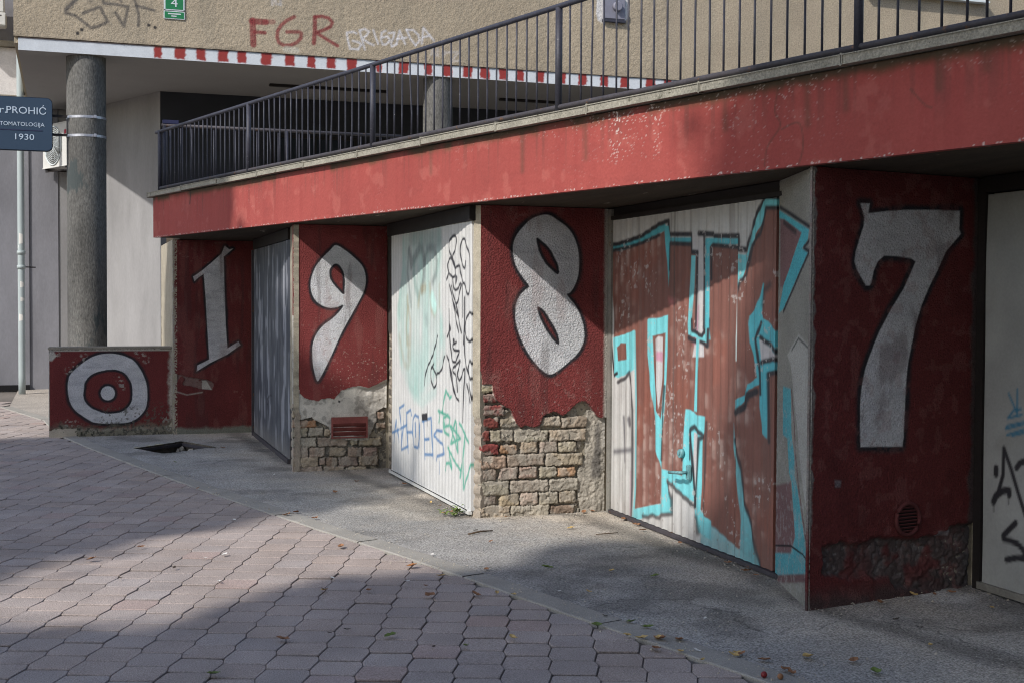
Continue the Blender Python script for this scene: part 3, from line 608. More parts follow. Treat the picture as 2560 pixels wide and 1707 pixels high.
CY = np.array((.085, .40, .46)); CYL = np.array((.16, .52, .56)); BRW = np.array((.185, .080, .062)); DK = np.array((.028, .027, .032)); PUR = np.array((.15, .085, .085))
sS = Vector((-.25, -.76, 0)); LS = sS.length; sS.normalize(); nS = Vector((sS.y, -sS.x, 0))
p = Panel(0, LS, 0, 2.297, .006, .006, np.array(L(138, 136, 128))); p.H += .0015*(fbm(p.U*80, p.V*80, 2, 2)-.5)*2
sl = (slice(None), slice(None)); n = fbm(p.U*6, p.V*6, 4, 4); n2 = fbm(p.U*30, p.V*30, 5, 4)
p.fill([(0.506,1.431),(0.832,1.351),(0.847,1.066),(0.749,0.823),(0.728,0.511),(0.604,0.677),(0.514,0.899),(0.331,1.254),(0.244,1.308)], L(176, 174, 168), .012, .8, tex=.3)
p.fill([(0.028,2.079),(0.139,2.067),(0.576,1.980),(0.422,1.899),(0.273,1.780),(0.127,1.685),(0.049,1.686)], PUR*1.3, .01)
p.fill([(-0.021,2.132),(0.138,2.099),(0.709,1.979),(0.683,1.924),(0.561,1.886),(0.696,1.860),(0.528,1.774),(0.331,1.669),(0.133,1.562),(0.011,1.537),(0.126,1.695),(0.272,1.785),(0.432,1.898),(0.547,1.972),(0.139,2.067),(-0.018,2.087)], CY, .008)
p.stroke([(0.024,2.143),(0.202,2.106),(0.754,1.986),(0.721,1.922),(0.600,1.889),(0.724,1.864),(0.548,1.773),(0.352,1.664),(0.134,1.548)], .022, DK, .01)
p.stroke([(0.118,2.053),(0.417,1.979)], .03, DK, .012, .8)
p.fill([(-0.168,0.510),(0.365,0.615),(0.483,0.330),(0.386,0.221),(-0.147,0.116)], PUR*1.2, .012)
p.fill([(0.145,1.127),(0.338,1.125),(0.372,0.875),(0.440,0.768),(0.453,0.666),(0.530,0.592),(0.657,0.408),(0.779,0.248),(0.775,0.182),(-0.140,-0.013),(-0.146,0.106),(0.039,0.158),(0.386,0.221),(0.483,0.330),(0.386,0.618),(0.321,0.657),(0.269,0.845),(0.159,0.853)], CY*.9, .01, tex=.25)
p.stroke([(0.359,1.122),(0.431,0.938),(0.481,0.754),(0.548,0.613),(0.716,0.372),(0.815,0.264)], .018, PUR*.9, .008)
p.stroke([(-0.187,-0.044),(0.783,0.172)], .045, PUR, .01)
p.put(sl, ss(.42, .47, p.V)*0, PLAST)
p.put(sl, (n2 > .62)*(p.V < 1.0)*.35, (.36, .35, .33))
p.stroke([(-0.009,0.192),(0.384,0.264),(0.664,0.271),(0.823,0.248),(0.782,0.176),(0.771,0.101),(0.790,0.033)], .011, (.01, .01, .012), .004)
p.stroke([(0.348,1.336),(0.507,1.408),(0.645,1.380),(0.759,1.357)], .012, (.02, .02, .02), .006, .8)
p.build('door_jamb', (3.88, 6.56, 0), sS, nS, M['stucco'], gar, skirt=.004)['label'] = 'grey pier side painted with a cyan arrow, cracked at the foot'
# plain returns beside the doors
def ret(x0, y0, x1, y1, z0=0, z1=2.297, seed=0, c=L(158, 150, 134), brick=None, dark=None):
    d = Vector((x1-x0, y1-y0, 0)); Ln = d.length; d.normalize(); nn = Vector((d.y, -d.x, 0))
    p = Panel(0, Ln, z0, z1, .012, .012, c); a = fbm(p.U*20, p.V*20, seed, 4); p.H += .006*(a-.5); p.mul(.75+.5*fbm(p.U*5, p.V*5, seed+3, 4))
    if brick:
        bm_ = p.V < brick+.08*(a-.5); p.H = np.where(bm_, -.012-.012*a+.01*(np.sin(p.V*70) > -.6), p.H); p.col = np.where(bm_[..., None], np.array((.31, .265, .215))*(.65+.6*a)[..., None], p.col)
    if dark: p.put((slice(None), slice(None)), ss(.5, .6, a)*dark, (.05, .045, .04))
    return p.build('door_jamb', (x0, y0, 0), d, nn, M['brick'] if brick else M['jamb'], gar)
ret(2.055, 12.62, 1.985, 12.0, seed=1, brick=.55, dark=.3)
ret(2.818, 9.12, 2.862, 9.03, seed=2, brick=.75)
ret(1.18, 17.68, 1.18, 15.73, seed=4, c=L(186, 184, 182))
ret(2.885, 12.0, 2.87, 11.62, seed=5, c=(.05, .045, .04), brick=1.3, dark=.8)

# ---- doors
def door_white():
    p = Panel(9.10, 11.575, .045, 2.185, .0085, .010, np.array((.57, .565, .545)))
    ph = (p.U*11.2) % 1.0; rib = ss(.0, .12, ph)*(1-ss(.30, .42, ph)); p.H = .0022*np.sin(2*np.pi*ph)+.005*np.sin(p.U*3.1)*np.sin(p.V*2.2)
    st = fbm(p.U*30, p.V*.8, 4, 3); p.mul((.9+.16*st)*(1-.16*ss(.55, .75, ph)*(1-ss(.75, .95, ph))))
    T = np.array((.30, .49, .44)); BR = np.array((.30, .24, .13)); GR = np.array((.10, .12, .12))
    big = [(11.152,2.129),(11.051,2.168),(10.880,2.167),(10.633,2.166),(10.370,2.163),(10.119,2.164),(9.949,2.169),(9.913,2.077),(9.887,1.947),(9.921,1.818),(9.943,1.688),(9.941,1.558),(9.869,1.430),(9.878,1.256),(10.007,1.099),(10.153,0.959),(10.405,0.842),(10.725,0.751),(10.865,0.811),(11.095,0.904),(11.244,1.041),(11.322,1.258),(11.355,1.477),(11.251,1.661),(11.149,1.841)]
    r = p.sd(big, .5); sl, d = r; a = (1-ss(-.05, .07, d))*np.clip(.15+1.1*fbm(p.U[sl]*9, p.V[sl]*2.2, 7, 3)-.15, 0, 1)*.85; p.put(sl, a, T)
    for pts, w, c, al in (
        ([(10.963,2.036),(11.004,1.838),(10.931,1.695),(10.873,1.553)], .05, GR, .6), ([(10.935,2.028),(10.877,1.906),(10.712,1.993),(10.605,2.044),(10.498,2.020),(10.444,1.896),(10.469,1.787),(10.520,1.692)], .09, GR, .75),
        ([(10.419,1.949),(10.368,2.008),(10.241,2.031),(10.117,2.013),(10.042,1.912),(10.065,1.821),(10.163,1.756)], .07, GR, .65), ([(10.766,1.931),(10.793,1.834),(10.736,1.729),(10.626,1.624)], .08, T*.6, .7),
        ([(11.138,2.143),(11.135,1.913),(11.193,1.769),(11.310,1.551),(11.279,1.442)], .06, T*.9, .7), ([(10.880,2.146),(10.526,2.144),(10.267,2.092),(9.973,2.112)], .16, GR*1.5, .5),
        ([(9.949,2.143),(9.947,1.948),(10.041,1.820)], .05, T*.8, .6), ([(11.002,1.624),(10.986,1.517),(11.028,1.374),(10.997,1.224)], .05, BR, .7), ([(10.958,1.539),(10.886,1.412),(10.898,1.228)], .04, BR, .6),
        ([(10.600,1.658),(10.626,1.555)], .05, BR, .6), ([(10.263,1.724),(10.236,1.624),(10.210,1.524),(10.110,1.485),(10.061,1.525)], .05, BR, .6), ([(10.361,1.455),(10.348,1.415)], .06, GR*2, .5),
        ([(10.520,1.692),(10.416,1.705)], .08, BR, .7), ([(9.967,1.721),(9.965,1.558)], .04, BR, .5), ([(10.186,1.617),(10.111,1.544)], .12, np.array((.45, .75, .68)), .8),
        ([(11.285,1.281),(11.190,1.147),(11.097,1.043),(10.952,1.023),(10.882,1.097),(10.901,1.203)], .06, BR, .4), ([(10.988,1.021),(10.879,0.849),(10.740,0.832),(10.638,0.926)], .06, T*.8, .35),
        ([(10.671,0.845),(10.603,0.763),(10.469,0.747),(10.276,0.813),(10.090,0.867)], .09, T, .45), ([(9.826,1.305),(9.839,1.175),(9.971,1.047),(10.061,1.001)], .06, T*.8, .5), ([(10.955,1.272),(10.953,1.112)], .06, BR, .5)):
        p.stroke(pts, w, c, .03, al, tex=.4)
    for s in ([(9.600,1.925),(9.668,1.984),(9.674,2.048),(9.613,2.086),(9.514,2.094),(9.478,2.058),(9.508,1.997),(9.578,1.937),(9.544,1.886),(9.510,1.848)], [(9.679,1.912),(9.724,1.878),(9.693,1.820),(9.576,1.780),(9.505,1.810),(9.577,1.899),(9.645,1.927),(9.690,1.903)], [(9.510,1.848),(9.402,1.864),(9.375,1.808),(9.315,1.739)], [(9.576,1.774),(9.552,1.692),(9.464,1.685),(9.378,1.728)],
              [(9.254,1.891),(9.274,1.843),(9.338,1.881),(9.382,1.962),(9.361,2.035),(9.288,2.062),(9.235,2.012),(9.151,1.924),(9.138,1.773),(9.147,1.683),(9.198,1.647),(9.283,1.727),(9.325,1.709),(9.313,1.592),(9.315,1.476)], [(9.665,1.718),(9.573,1.592),(9.429,1.468)], [(9.620,1.712),(9.485,1.573),(9.357,1.721)], [(9.573,1.592),(9.505,1.467),(9.438,1.362)], [(9.484,1.561),(9.363,1.358)],
              [(9.051,1.467),(9.135,1.514),(9.237,1.453),(9.267,1.379),(9.204,1.313),(9.121,1.301),(9.051,1.354)], [(9.275,1.623),(9.279,1.440),(9.298,1.275)], [(9.683,1.433),(9.694,1.369),(9.739,1.317)], [(9.685,1.528),(9.676,1.369),(9.654,1.263)], [(9.510,1.798),(9.498,1.729),(9.470,1.772),(9.488,1.785)], [(9.689,1.826),(9.745,1.764)],
              [(9.682,1.325),(9.638,1.207),(9.609,1.137),(9.511,1.134),(9.457,1.183),(9.409,1.220),(9.540,1.219),(9.591,1.256),(9.486,1.283)], [(9.751,1.171),(9.650,1.064),(9.536,0.889),(9.425,0.838)], [(9.539,1.101),(9.599,1.062),(9.496,1.017),(9.467,0.909)], [(9.538,1.093),(9.389,1.147),(9.469,1.042),(9.400,0.999),(9.276,1.091),(9.297,0.906),(9.316,0.689)], [(9.285,1.336),(9.270,1.183),(9.203,1.087),(9.125,1.023)],
              [(9.127,1.163),(9.185,1.096),(9.112,1.024),(9.055,1.087),(9.127,1.163)], [(9.209,0.980),(9.122,0.853)], [(9.158,0.991),(9.079,0.849)], [(10.019,1.315),(10.155,1.162),(10.343,1.028),(10.406,0.901)], [(10.123,1.093),(10.207,1.035),(10.199,0.952),(10.121,0.894),(10.045,0.953),(10.092,1.024),(10.185,1.061)], [(10.046,1.010),(9.911,1.050),(9.824,1.160)], [(9.708,1.141),(9.606,0.947),(9.508,0.860)]):
        p.stroke(spline(s), .022, DK, .006)
    for q, w in (([(9.672,1.395),(9.665,1.382)], .05), ([(9.569,1.296),(9.565,1.290)], .03), ([(9.563,1.295),(9.558,1.293)], .03)): p.stroke(q, w, DK, .008)
    BL = np.array((.04, .15, .33)); GN = np.array((.012, .29, .19))
    for s in ([(11.485,0.311),(11.410,0.518),(11.286,0.332)], [(11.545,0.392),(11.276,0.448)], [(11.093,0.682),(11.278,0.636),(11.220,0.490),(11.181,0.366),(11.199,0.272),(10.944,0.332)], [(11.109,0.536),(11.163,0.413),(11.199,0.282)], [(11.238,0.456),(11.011,0.509)], [(10.824,0.614),(10.849,0.657),(11.001,0.617),(10.989,0.457),(10.951,0.273)], [(10.988,0.450),(10.815,0.467)],
              [(10.601,0.616),(10.703,0.625),(10.778,0.574),(10.794,0.458),(10.734,0.350),(10.615,0.354),(10.559,0.438),(10.550,0.543),(10.584,0.618)], [(10.702,0.555),(10.694,0.442)], [(10.567,0.567),(10.564,0.368)], [(10.468,0.593),(10.195,0.643),(10.184,0.518),(10.145,0.326)], [(10.428,0.597),(10.400,0.437),(10.382,0.290)], [(10.400,0.446),(10.266,0.464)], [(10.392,0.323),(10.145,0.347)], [(9.890,0.564),(10.040,0.557),(10.116,0.508),(9.993,0.480),(9.859,0.461),(9.828,0.391),(10.022,0.349),(10.037,0.318)]):
        p.stroke(s, .026, BL, .008, .95, tex=.25)
    p.stroke([(9.958,0.315),(9.948,0.218)], .014, BL, .008)
    for s in ([(9.892,0.714),(9.791,0.900),(9.675,0.840),(9.642,0.858)], [(9.980,0.629),(9.951,0.697),(9.996,0.718),(9.760,0.701),(9.668,0.689),(9.687,0.631),(9.817,0.607),(9.847,0.673),(9.731,0.707)], [(9.861,0.631),(9.816,0.563),(9.694,0.551)], [(9.658,0.626),(9.531,0.528),(9.452,0.446),(9.491,0.665),(9.533,0.677),(9.642,0.492),(9.381,0.559),(9.644,0.627)], [(9.409,0.672),(9.315,0.635),(9.261,0.601),(9.169,0.550)], [(9.261,0.601),(9.306,0.412),(9.285,0.187),(9.103,0.392)], [(9.722,0.452),(9.528,0.362),(9.369,0.319)], [(9.698,0.438),(9.611,0.305)], [(9.783,0.267),(9.760,0.323),(9.669,0.338),(9.617,0.296)], [(9.377,0.264),(9.346,0.361)]):
        p.stroke(s, .026, GN, .01, .95, tex=.25)
    p.fill([(10.485,0.652),(10.307,0.675),(10.299,0.615),(10.468,0.597)], DK, .006); p.stroke([(10.323,0.725),(10.318,0.573)], .02, DK, .012, .8)
    p.put((slice(None), slice(None)), ss(.5, .05, p.V)*.25*fbm(p.U*4, p.V*4, 9, 3), (.35, .36, .38))
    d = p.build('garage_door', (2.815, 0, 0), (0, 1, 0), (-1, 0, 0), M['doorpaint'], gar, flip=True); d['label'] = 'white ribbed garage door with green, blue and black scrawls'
    m = MB(); m.box(2.795, 2.83, 9.10, 11.60, .02, .05, .004); m.build('bottom_rail', M['white'], d)
    m = MB(); m.box(2.83, 2.86, 11.578, 11.63, 0, 2.19); m.box(2.80, 2.86, 9.02+.062, 9.098, 0, 2.19) if False else None; m.build('door_frame', M['frame'], d)
    m = MB(); m.box(2.79, 2.86, 9.08, 11.66, 2.187, 2.296); m.build('lintel', M['darkframe'], d)
    m = MB(); m.box(2.7925, 2.7955, 9.14, 11.5, .0515, .057)
    m.build('drain_slot', M['dark'], d)
door_white()

def door_brown():
    p = Panel(6.58, 8.955, .04, 2.205, .0055, .0065, np.array((.47, .465, .45)))
    ph = (p.U*9.6) % 1.0; rib = ss(0, .22, ph)*(1-ss(.42, .64, ph)); p.H = .007*rib
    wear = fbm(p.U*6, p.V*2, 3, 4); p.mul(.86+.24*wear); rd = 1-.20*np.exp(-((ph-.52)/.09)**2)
    sl = (slice(None), slice(None))
    brown = [(9.022,1.975),(8.671,1.994),(8.416,2.019),(8.146,2.065),(8.044,2.095),(7.988,1.998),(7.658,1.979),(7.380,1.968)]+[(7.033,1.934),(7.032,1.891),(6.946,1.862),(6.864,1.948),(6.735,2.096),(6.686,2.153),(6.474,2.130),(6.447,1.784)]+[(6.385,1.501),(6.365,0.620),(6.433,0.313),(6.501,0.000),(6.698,0.011),(6.780,0.047),(7.036,0.104),(7.450,0.198)]+[(7.422,0.209),(7.578,0.284),(7.762,0.441),(7.865,0.442),(8.090,0.451),(8.096,0.206),(8.531,0.101),(8.510,0.872),(8.556,1.377),(8.929,1.327),(8.919,1.461)]
    before = p.col.copy(); p.fill(brown, BRW, .006)
    # thinly rolled paint: pale horizontal drags and blotches on the rib crests
    n = fbm(p.U*9, p.V*17, 12, 4); n2 = fbm(p.U*2.2, p.V*3, 13, 3); cr = rib*.75+.25
    a = ss(.38, .75, n)*ss(.42, .62, n2)*cr; inb = np.abs(p.col-BRW).sum(-1) < .08
    p.put(sl, a*inb*.6, (.42, .31, .27)); p.put(sl, inb*ss(.55, .7, fbm(p.U*4, p.V*3, 14, 3))*.3, BRW*np.array((1.5, 1.1, .9)))
    W_ = np.array((.47, .45, .45)); PK = np.array((.48, .20, .30))
    # notch in the middle
    p.fill([(7.647,2.041),(7.488,2.034),(7.481,1.432),(7.471,1.247),(7.624,1.240),(7.585,1.430),(7.567,1.751),(7.570,1.920),(7.645,1.928)], W_, .006)
    p.fill([(7.592,1.468),(7.563,1.576),(7.533,1.576),(7.548,1.431),(7.582,1.327),(7.613,1.326)], PK, .02, .7)
    p.fill([(7.663,1.903),(7.604,1.901),(7.612,1.695),(7.640,1.429)]+[(7.651,1.418),(7.504,1.377),(7.457,1.396),(7.440,1.485),(7.408,1.485),(7.418,1.339),(7.513,1.350),(7.581,1.366),(7.701,1.385),(7.707,1.480)]+[(7.709,1.427)], CYL, .006)
    p.fill([(7.470,2.005),(7.369,2.004),(7.369,1.973),(7.406,1.958),(7.402,1.434),(7.385,1.361),(7.444,1.360),(7.457,1.433)], CYL*.85, .006)
    p.stroke([(7.577,1.920),(7.582,1.751),(7.591,1.430)], .03, DK, .008, .9); p.stroke([(7.486,2.034),(7.476,1.749),(7.481,1.432)], .03, DK, .008, .9)
    p.stroke([(7.639,1.481),(7.632,1.414),(7.504,1.381),(7.471,1.413),(7.465,1.484)], .028, DK, .008); p.stroke([(7.690,1.363),(7.571,1.341)], .035, DK, .01); p.stroke([(7.513,1.343),(7.417,1.317),(7.408,1.485)], .028, DK, .01)
    p.fill([(7.581,1.366),(7.529,1.349),(7.547,1.125),(7.556,0.886),(7.605,0.887),(7.592,1.122)], CYL, .005)
    # square, wedge and the stepped shape at the left
    p.fill([(8.942,1.327),(8.727,1.358),(8.556,1.392),(8.551,1.109),(8.696,1.066),(8.846,1.032),(8.911,1.048)], CYL, .006); p.fill([(8.864,1.262),(8.776,1.296),(8.688,1.295),(8.674,1.178),(8.849,1.157)], BRW, .006)
    p.stroke([(8.978,1.461),(8.975,1.305),(8.939,1.151),(8.911,1.043),(8.860,1.067)], .026, DK, .008); p.stroke([(8.846,1.001),(8.683,1.046),(8.640,1.086),(8.602,0.996),(8.569,0.817),(8.564,0.567),(8.563,0.267),(8.573,0.044)], .03, DK, .01, .9)
    p.stroke([(8.551,1.378),(8.517,0.871),(8.517,0.273),(8.548,0.028)], .028, CYL*.9, .006, .8); p.stroke([(8.596,0.363),(8.597,0.040)], .03, PK*.7, .02, .6)
    p.fill([(8.318,1.480),(8.148,1.486),(8.005,1.509),(8.007,1.421)]+[(8.009,1.476),(8.009,1.240),(8.043,0.813),(8.089,0.618),(8.085,0.447),(8.169,0.561),(8.197,0.800),(8.280,1.035),(8.330,1.227),(8.335,1.471)], CYL, .006)
    p.fill([(8.242,1.361),(8.033,1.388),(8.043,1.050),(8.108,0.790),(8.175,0.849),(8.227,1.183)], BRW, .006); p.fill([(8.201,1.338),(8.142,1.361),(8.067,1.356),(8.077,1.095),(8.138,0.862),(8.177,1.042)], W_*1.05, .006); p.fill([(8.195,1.257),(8.069,1.257),(8.077,1.185),(8.187,1.195)], PK, .012, .8)
    p.stroke([(8.043,1.021),(8.065,0.811),(8.082,0.619),(8.091,0.513)], .026, DK, .008, .9)
    p.fill([(8.085,0.451),(7.865,0.446),(7.741,0.439),(7.601,0.444),(7.594,0.291),(7.759,0.321),(7.948,0.379),(7.995,0.377),(7.924,0.260),(7.918,0.167),(8.079,0.142),(8.160,0.105),(8.250,0.105),(8.411,0.050),(8.541,0.014),(8.543,0.099),(8.229,0.176),(8.080,0.208)], CYL, .006)
    p.stroke([(7.991,0.378),(7.924,0.260),(7.918,0.162),(8.083,0.130),(8.116,0.102),(8.228,0.107),(8.284,0.080),(8.388,0.075)], .03, DK, .012, .85); p.stroke([(7.986,0.374),(7.884,0.346),(7.759,0.312),(7.593,0.268)], .036, DK, .012, .85)
    p.fill([(7.720,0.891),(7.640,0.893),(7.571,0.867),(7.436,0.865),(7.444,0.776),(7.481,0.728),(7.484,0.414),(7.500,0.260),(7.441,0.224),(7.341,0.205),(7.338,0.082),(7.516,0.104),(7.576,0.203),(7.594,0.309),(7.761,0.427),(7.752,0.470),(7.743,0.701)], CYL, .006)
    p.fill([(7.602,0.751),(7.535,0.740),(7.559,0.494),(7.576,0.375),(7.608,0.579)], W_, .005); p.stroke([(7.653,0.573),(7.657,0.755),(7.598,0.786),(7.471,0.736),(7.525,0.712),(7.552,0.450),(7.578,0.266)], .034, DK, .01, .95); p.stroke([(7.647,0.747),(7.620,0.577),(7.574,0.275)], .028, DK, .008); p.stroke([(7.420,0.831),(7.432,0.510),(7.461,0.275)], .024, DK, .012, .8); p.stroke([(7.556,0.188),(7.531,0.111)], .06, DK, .02, .8)
    p.stroke([(8.892,0.478),(8.575,0.528)], .035, DK*3, .02, .8); p.stroke([(8.732,0.748),(8.712,0.603),(8.701,0.431)], .03, DK*3, .015, .85); p.stroke([(8.636,0.741),(8.625,0.712)], .05, DK*3, .015, .85)
    # top left band
    p.stroke([(9.056,2.015),(8.812,2.000),(8.640,2.018),(8.460,2.042),(8.272,2.077),(8.071,2.112)], .055, CY*.9, .008); p.stroke([(9.106,2.030),(8.876,2.025),(8.656,2.043),(8.446,2.066),(8.147,2.135),(8.009,2.150),(8.003,2.058),(7.659,2.042),(7.650,1.928),(7.583,1.920)], .032, DK, .01); p.stroke([(9.022,1.978),(8.671,1.994),(8.445,2.016),(8.146,2.059)], .026, DK, .01)
    p.fill([(8.065,2.123),(8.011,2.114),(7.979,2.027),(7.988,1.816),(8.002,1.701),(8.024,1.876),(8.049,2.019)], CY, .006); p.fill([(7.985,2.035),(7.664,2.021),(7.663,1.984),(7.975,2.003)], CY*.85, .006); p.stroke([(7.975,1.995),(7.664,1.977)], .03, DK, .01); p.stroke([(7.984,1.992),(7.991,1.816)], .02, DK, .01)
    p.fill([(8.000,1.621),(7.907,1.615),(7.920,1.586),(7.986,1.586)], (.5, .16, .16), .03, .8)
    # right hand letters
    p.stroke([(7.562,2.043),(7.359,2.028),(7.342,2.014),(7.025,2.002),(7.017,1.922),(6.926,1.914),(6.870,2.000),(6.846,2.076),(6.737,2.197),(6.513,2.190)], .036, DK, .01); p.fill([(7.465,2.008),(7.034,1.986),(7.033,1.948),(7.382,1.967),(7.405,1.947),(7.405,1.434),(7.465,1.433),(7.469,1.916)], CY, .006); p.stroke([(7.383,1.748),(7.387,1.947),(7.364,1.961),(7.033,1.934)], .028, DK, .01)
    p.fill([(6.737,2.192),(6.697,2.202),(6.522,2.187),(6.521,2.150),(6.686,2.157),(6.734,2.080),(6.824,1.998),(6.879,1.928),(6.903,1.856),(7.001,1.716),(7.037,1.669),(7.037,1.894),(6.957,1.884),(6.909,1.898),(6.865,2.026),(6.825,2.075)], CYL, .006); p.stroke([(6.526,2.140),(6.696,2.152),(6.773,2.006),(6.864,1.938),(6.922,1.768),(7.001,1.727),(7.032,1.664)], .026, DK, .01)
    p.stroke([(7.040,1.680),(7.045,1.442)]+[(7.049,1.384),(7.048,1.246)], .018, np.array((.5, .6, .6)), .004)
    p.fill([(6.736,1.713),(6.710,1.708),(6.725,1.662),(6.744,1.534),(6.732,1.509),(6.671,1.490),(6.602,1.448)]+[(6.485,1.381),(6.454,1.241),(6.462,1.211),(6.665,1.192),(6.666,0.800),(6.717,0.831),(6.760,0.981),(6.763,1.115),(6.886,1.076),(6.927,1.010),(7.054,0.931),(7.055,1.001),(6.927,1.042),(6.897,1.107),(6.785,1.155),(6.807,1.236),(6.882,1.358),(6.895,1.493)]+[(6.894,1.455),(6.885,1.517),(6.814,1.565),(6.765,1.637)], CY, .006)
    p.fill([(6.773,1.382),(6.719,1.378),(6.609,1.316),(6.511,1.270),(6.746,1.251)], W_*.95, .006); p.stroke([(6.751,1.480),(6.806,1.381),(6.761,1.187),(6.752,1.059)], .024, DK, .008); p.stroke([(6.759,1.393),(6.619,1.346),(6.550,1.294),(6.477,1.260),(6.608,1.271),(6.746,1.244)], .03, DK, .01); p.stroke([(6.646,0.787),(6.664,1.182),(6.567,1.197),(6.468,1.191)], .03, DK, .01); p.stroke([(7.047,0.924),(6.926,0.973),(6.896,1.042),(6.793,1.070)], .045, DK, .012); p.stroke([(6.656,1.702),(6.715,1.662),(6.733,1.586)], .04, DK, .02, .7)
    p.fill([(7.070,0.860),(7.049,0.723),(6.970,0.562),(6.923,0.379),(6.859,0.304),(6.804,0.167),(6.708,0.014),(6.926,0.019),(6.980,0.029),(6.970,0.276),(7.023,0.534),(7.071,0.710)], CYL*.85, .006, tex=.3); p.stroke([(7.054,0.755),(6.975,0.594),(6.924,0.400),(6.843,0.275),(6.782,0.119),(6.708,0.019)], .026, DK, .01, .9)
    p.fill([(7.499,0.202),(7.308,0.177),(7.036,0.104),(6.981,0.093),(6.980,0.013),(7.495,0.010)], CYL*.9, .012, .8, tex=.4); p.stroke([(6.462,0.945),(6.476,0.745),(6.487,0.544)], .026, DK, .008)
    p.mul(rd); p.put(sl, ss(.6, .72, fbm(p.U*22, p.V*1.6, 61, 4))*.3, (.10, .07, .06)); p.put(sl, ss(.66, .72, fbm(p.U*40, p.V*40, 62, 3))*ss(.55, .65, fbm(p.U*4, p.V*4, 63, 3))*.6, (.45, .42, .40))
    # leaf seams and weathering at the bottom
    for uu in ([(7.918,1.477),(7.966,0.725)][0][0], [(7.044,1.172),(7.044,1.172)][0][0]):
        a = ss(.010, .003, np.abs(p.U-uu)); p.H -= .012*a; p.put(sl, a*.85, (.05, .05, .05))
    p.put(sl, ss(.22, .05, p.V)*.45*fbm(p.U*14, p.V*5, 44, 4), (.16, .12, .10))
    rv = (np.abs(((p.U*6.4) % 1)-.5) < .03) & (np.abs(p.V-.10) < .007); p.H += .004*rv; p.put(sl, rv*.6, (.2, .18, .16))
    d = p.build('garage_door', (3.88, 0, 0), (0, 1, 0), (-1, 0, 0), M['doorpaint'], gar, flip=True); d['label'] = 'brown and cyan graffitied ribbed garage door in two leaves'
    m = MB(); m.box(3.865, 3.93, 8.957, 9.02, 0, 2.29); m.build('door_frame', M['frame'], d)
    m = MB(); m.box(3.86, 3.93, 6.5, 8.955, 2.208, 2.235); m.box(3.885, 3.93, 6.5, 8.955, 2.238, 2.296); m.build('lintel', M['darkframe'], d)
    m = MB(); m.box(3.855, 3.935, 6.5, 8.955, .012, .036); m.build('bottom_rail', M['rustiron'], d)
    (hu, hv), (hu2, hv2) = [(7.813,0.464),(7.632,0.483)]
    m = MB(); m.box(3.845, 3.872, hu2-.02, hu2+.02, hv2-.05, hv2+.05, .006); m.tube([(3.85, hu2, hv2), (3.81, hu2, hv2), (3.805, hu2-.01, hv2), (3.805, hu, hv)], .011, 10); m.build('handle', M['brass'], d)
    (lu, lv) = [(7.749,0.595),(7.749,0.595)][0]
    m = MB(); m.tube([(3.872, lu, lv), (3.845, lu, lv)], [.032, .028], 16); m.tube([(3.845, lu, lv), (3.838, lu, lv)], [.014, .013], 12); m.build('lock', M['brass'], d)
door_brown()

def door_blue():
    a = Vector((2.085, 15.35, 0)); dv = Vector((-.035, -2.75, 0)); Ln = dv.length; dv.normalize(); nn = Vector((dv.y, -dv.x, 0))
    p = Panel(0, Ln, .05, 2.18, .014, .016, np.array(L(80, 82, 88))); ph = (p.U*9) % 1; p.H = .010*ss(0, .15, ph)*(1-ss(.4, .55, ph))
    n = fbm(p.U*9, p.V*3, 1, 4); n2 = fbm(p.U*14, p.V*2.2, 2, 4); sl = (slice(None), slice(None))
    p.put(sl, ss(.42, .6, n)*.8, L(58, 61, 70)); p.put(sl, ss(.55, .66, n2)*.5, L(160, 162, 170)); p.put(sl, ss(.3, .02, p.V)*.5, L(120, 116, 112))
    p.stroke([(1.559,0.583),(1.386,0.579),(1.179,0.532),(1.088,0.484),(1.208,0.453)], .02, DK, .01, .9)
    d = p.build('garage_door', a, dv, nn, M['doorpaint'], gar); d['label'] = 'weathered blue grey garage door beside the 9 pier'
    m = MB(); m.obox(a+Vector((0, 0, .025)), a+dv*Ln+Vector((0, 0, .025)), .05, .045); m.build('bottom_rail', M['rustiron'], d)
    m = MB(); m.obox(a+nn*-.01+Vector((0, 0, 2.24)), a+dv*Ln+nn*-.01+Vector((0, 0, 2.24)), .06, .11); m.build('lintel', M['darkframe'], d)
    m = MB(); m.obox(a+Vector((.0, .03, 0)), a+Vector((0, .03, 2.18)), .05, .06, Vector((1, 0, 0))); m.build('door_frame', M['rustiron'], d)
door_blue()

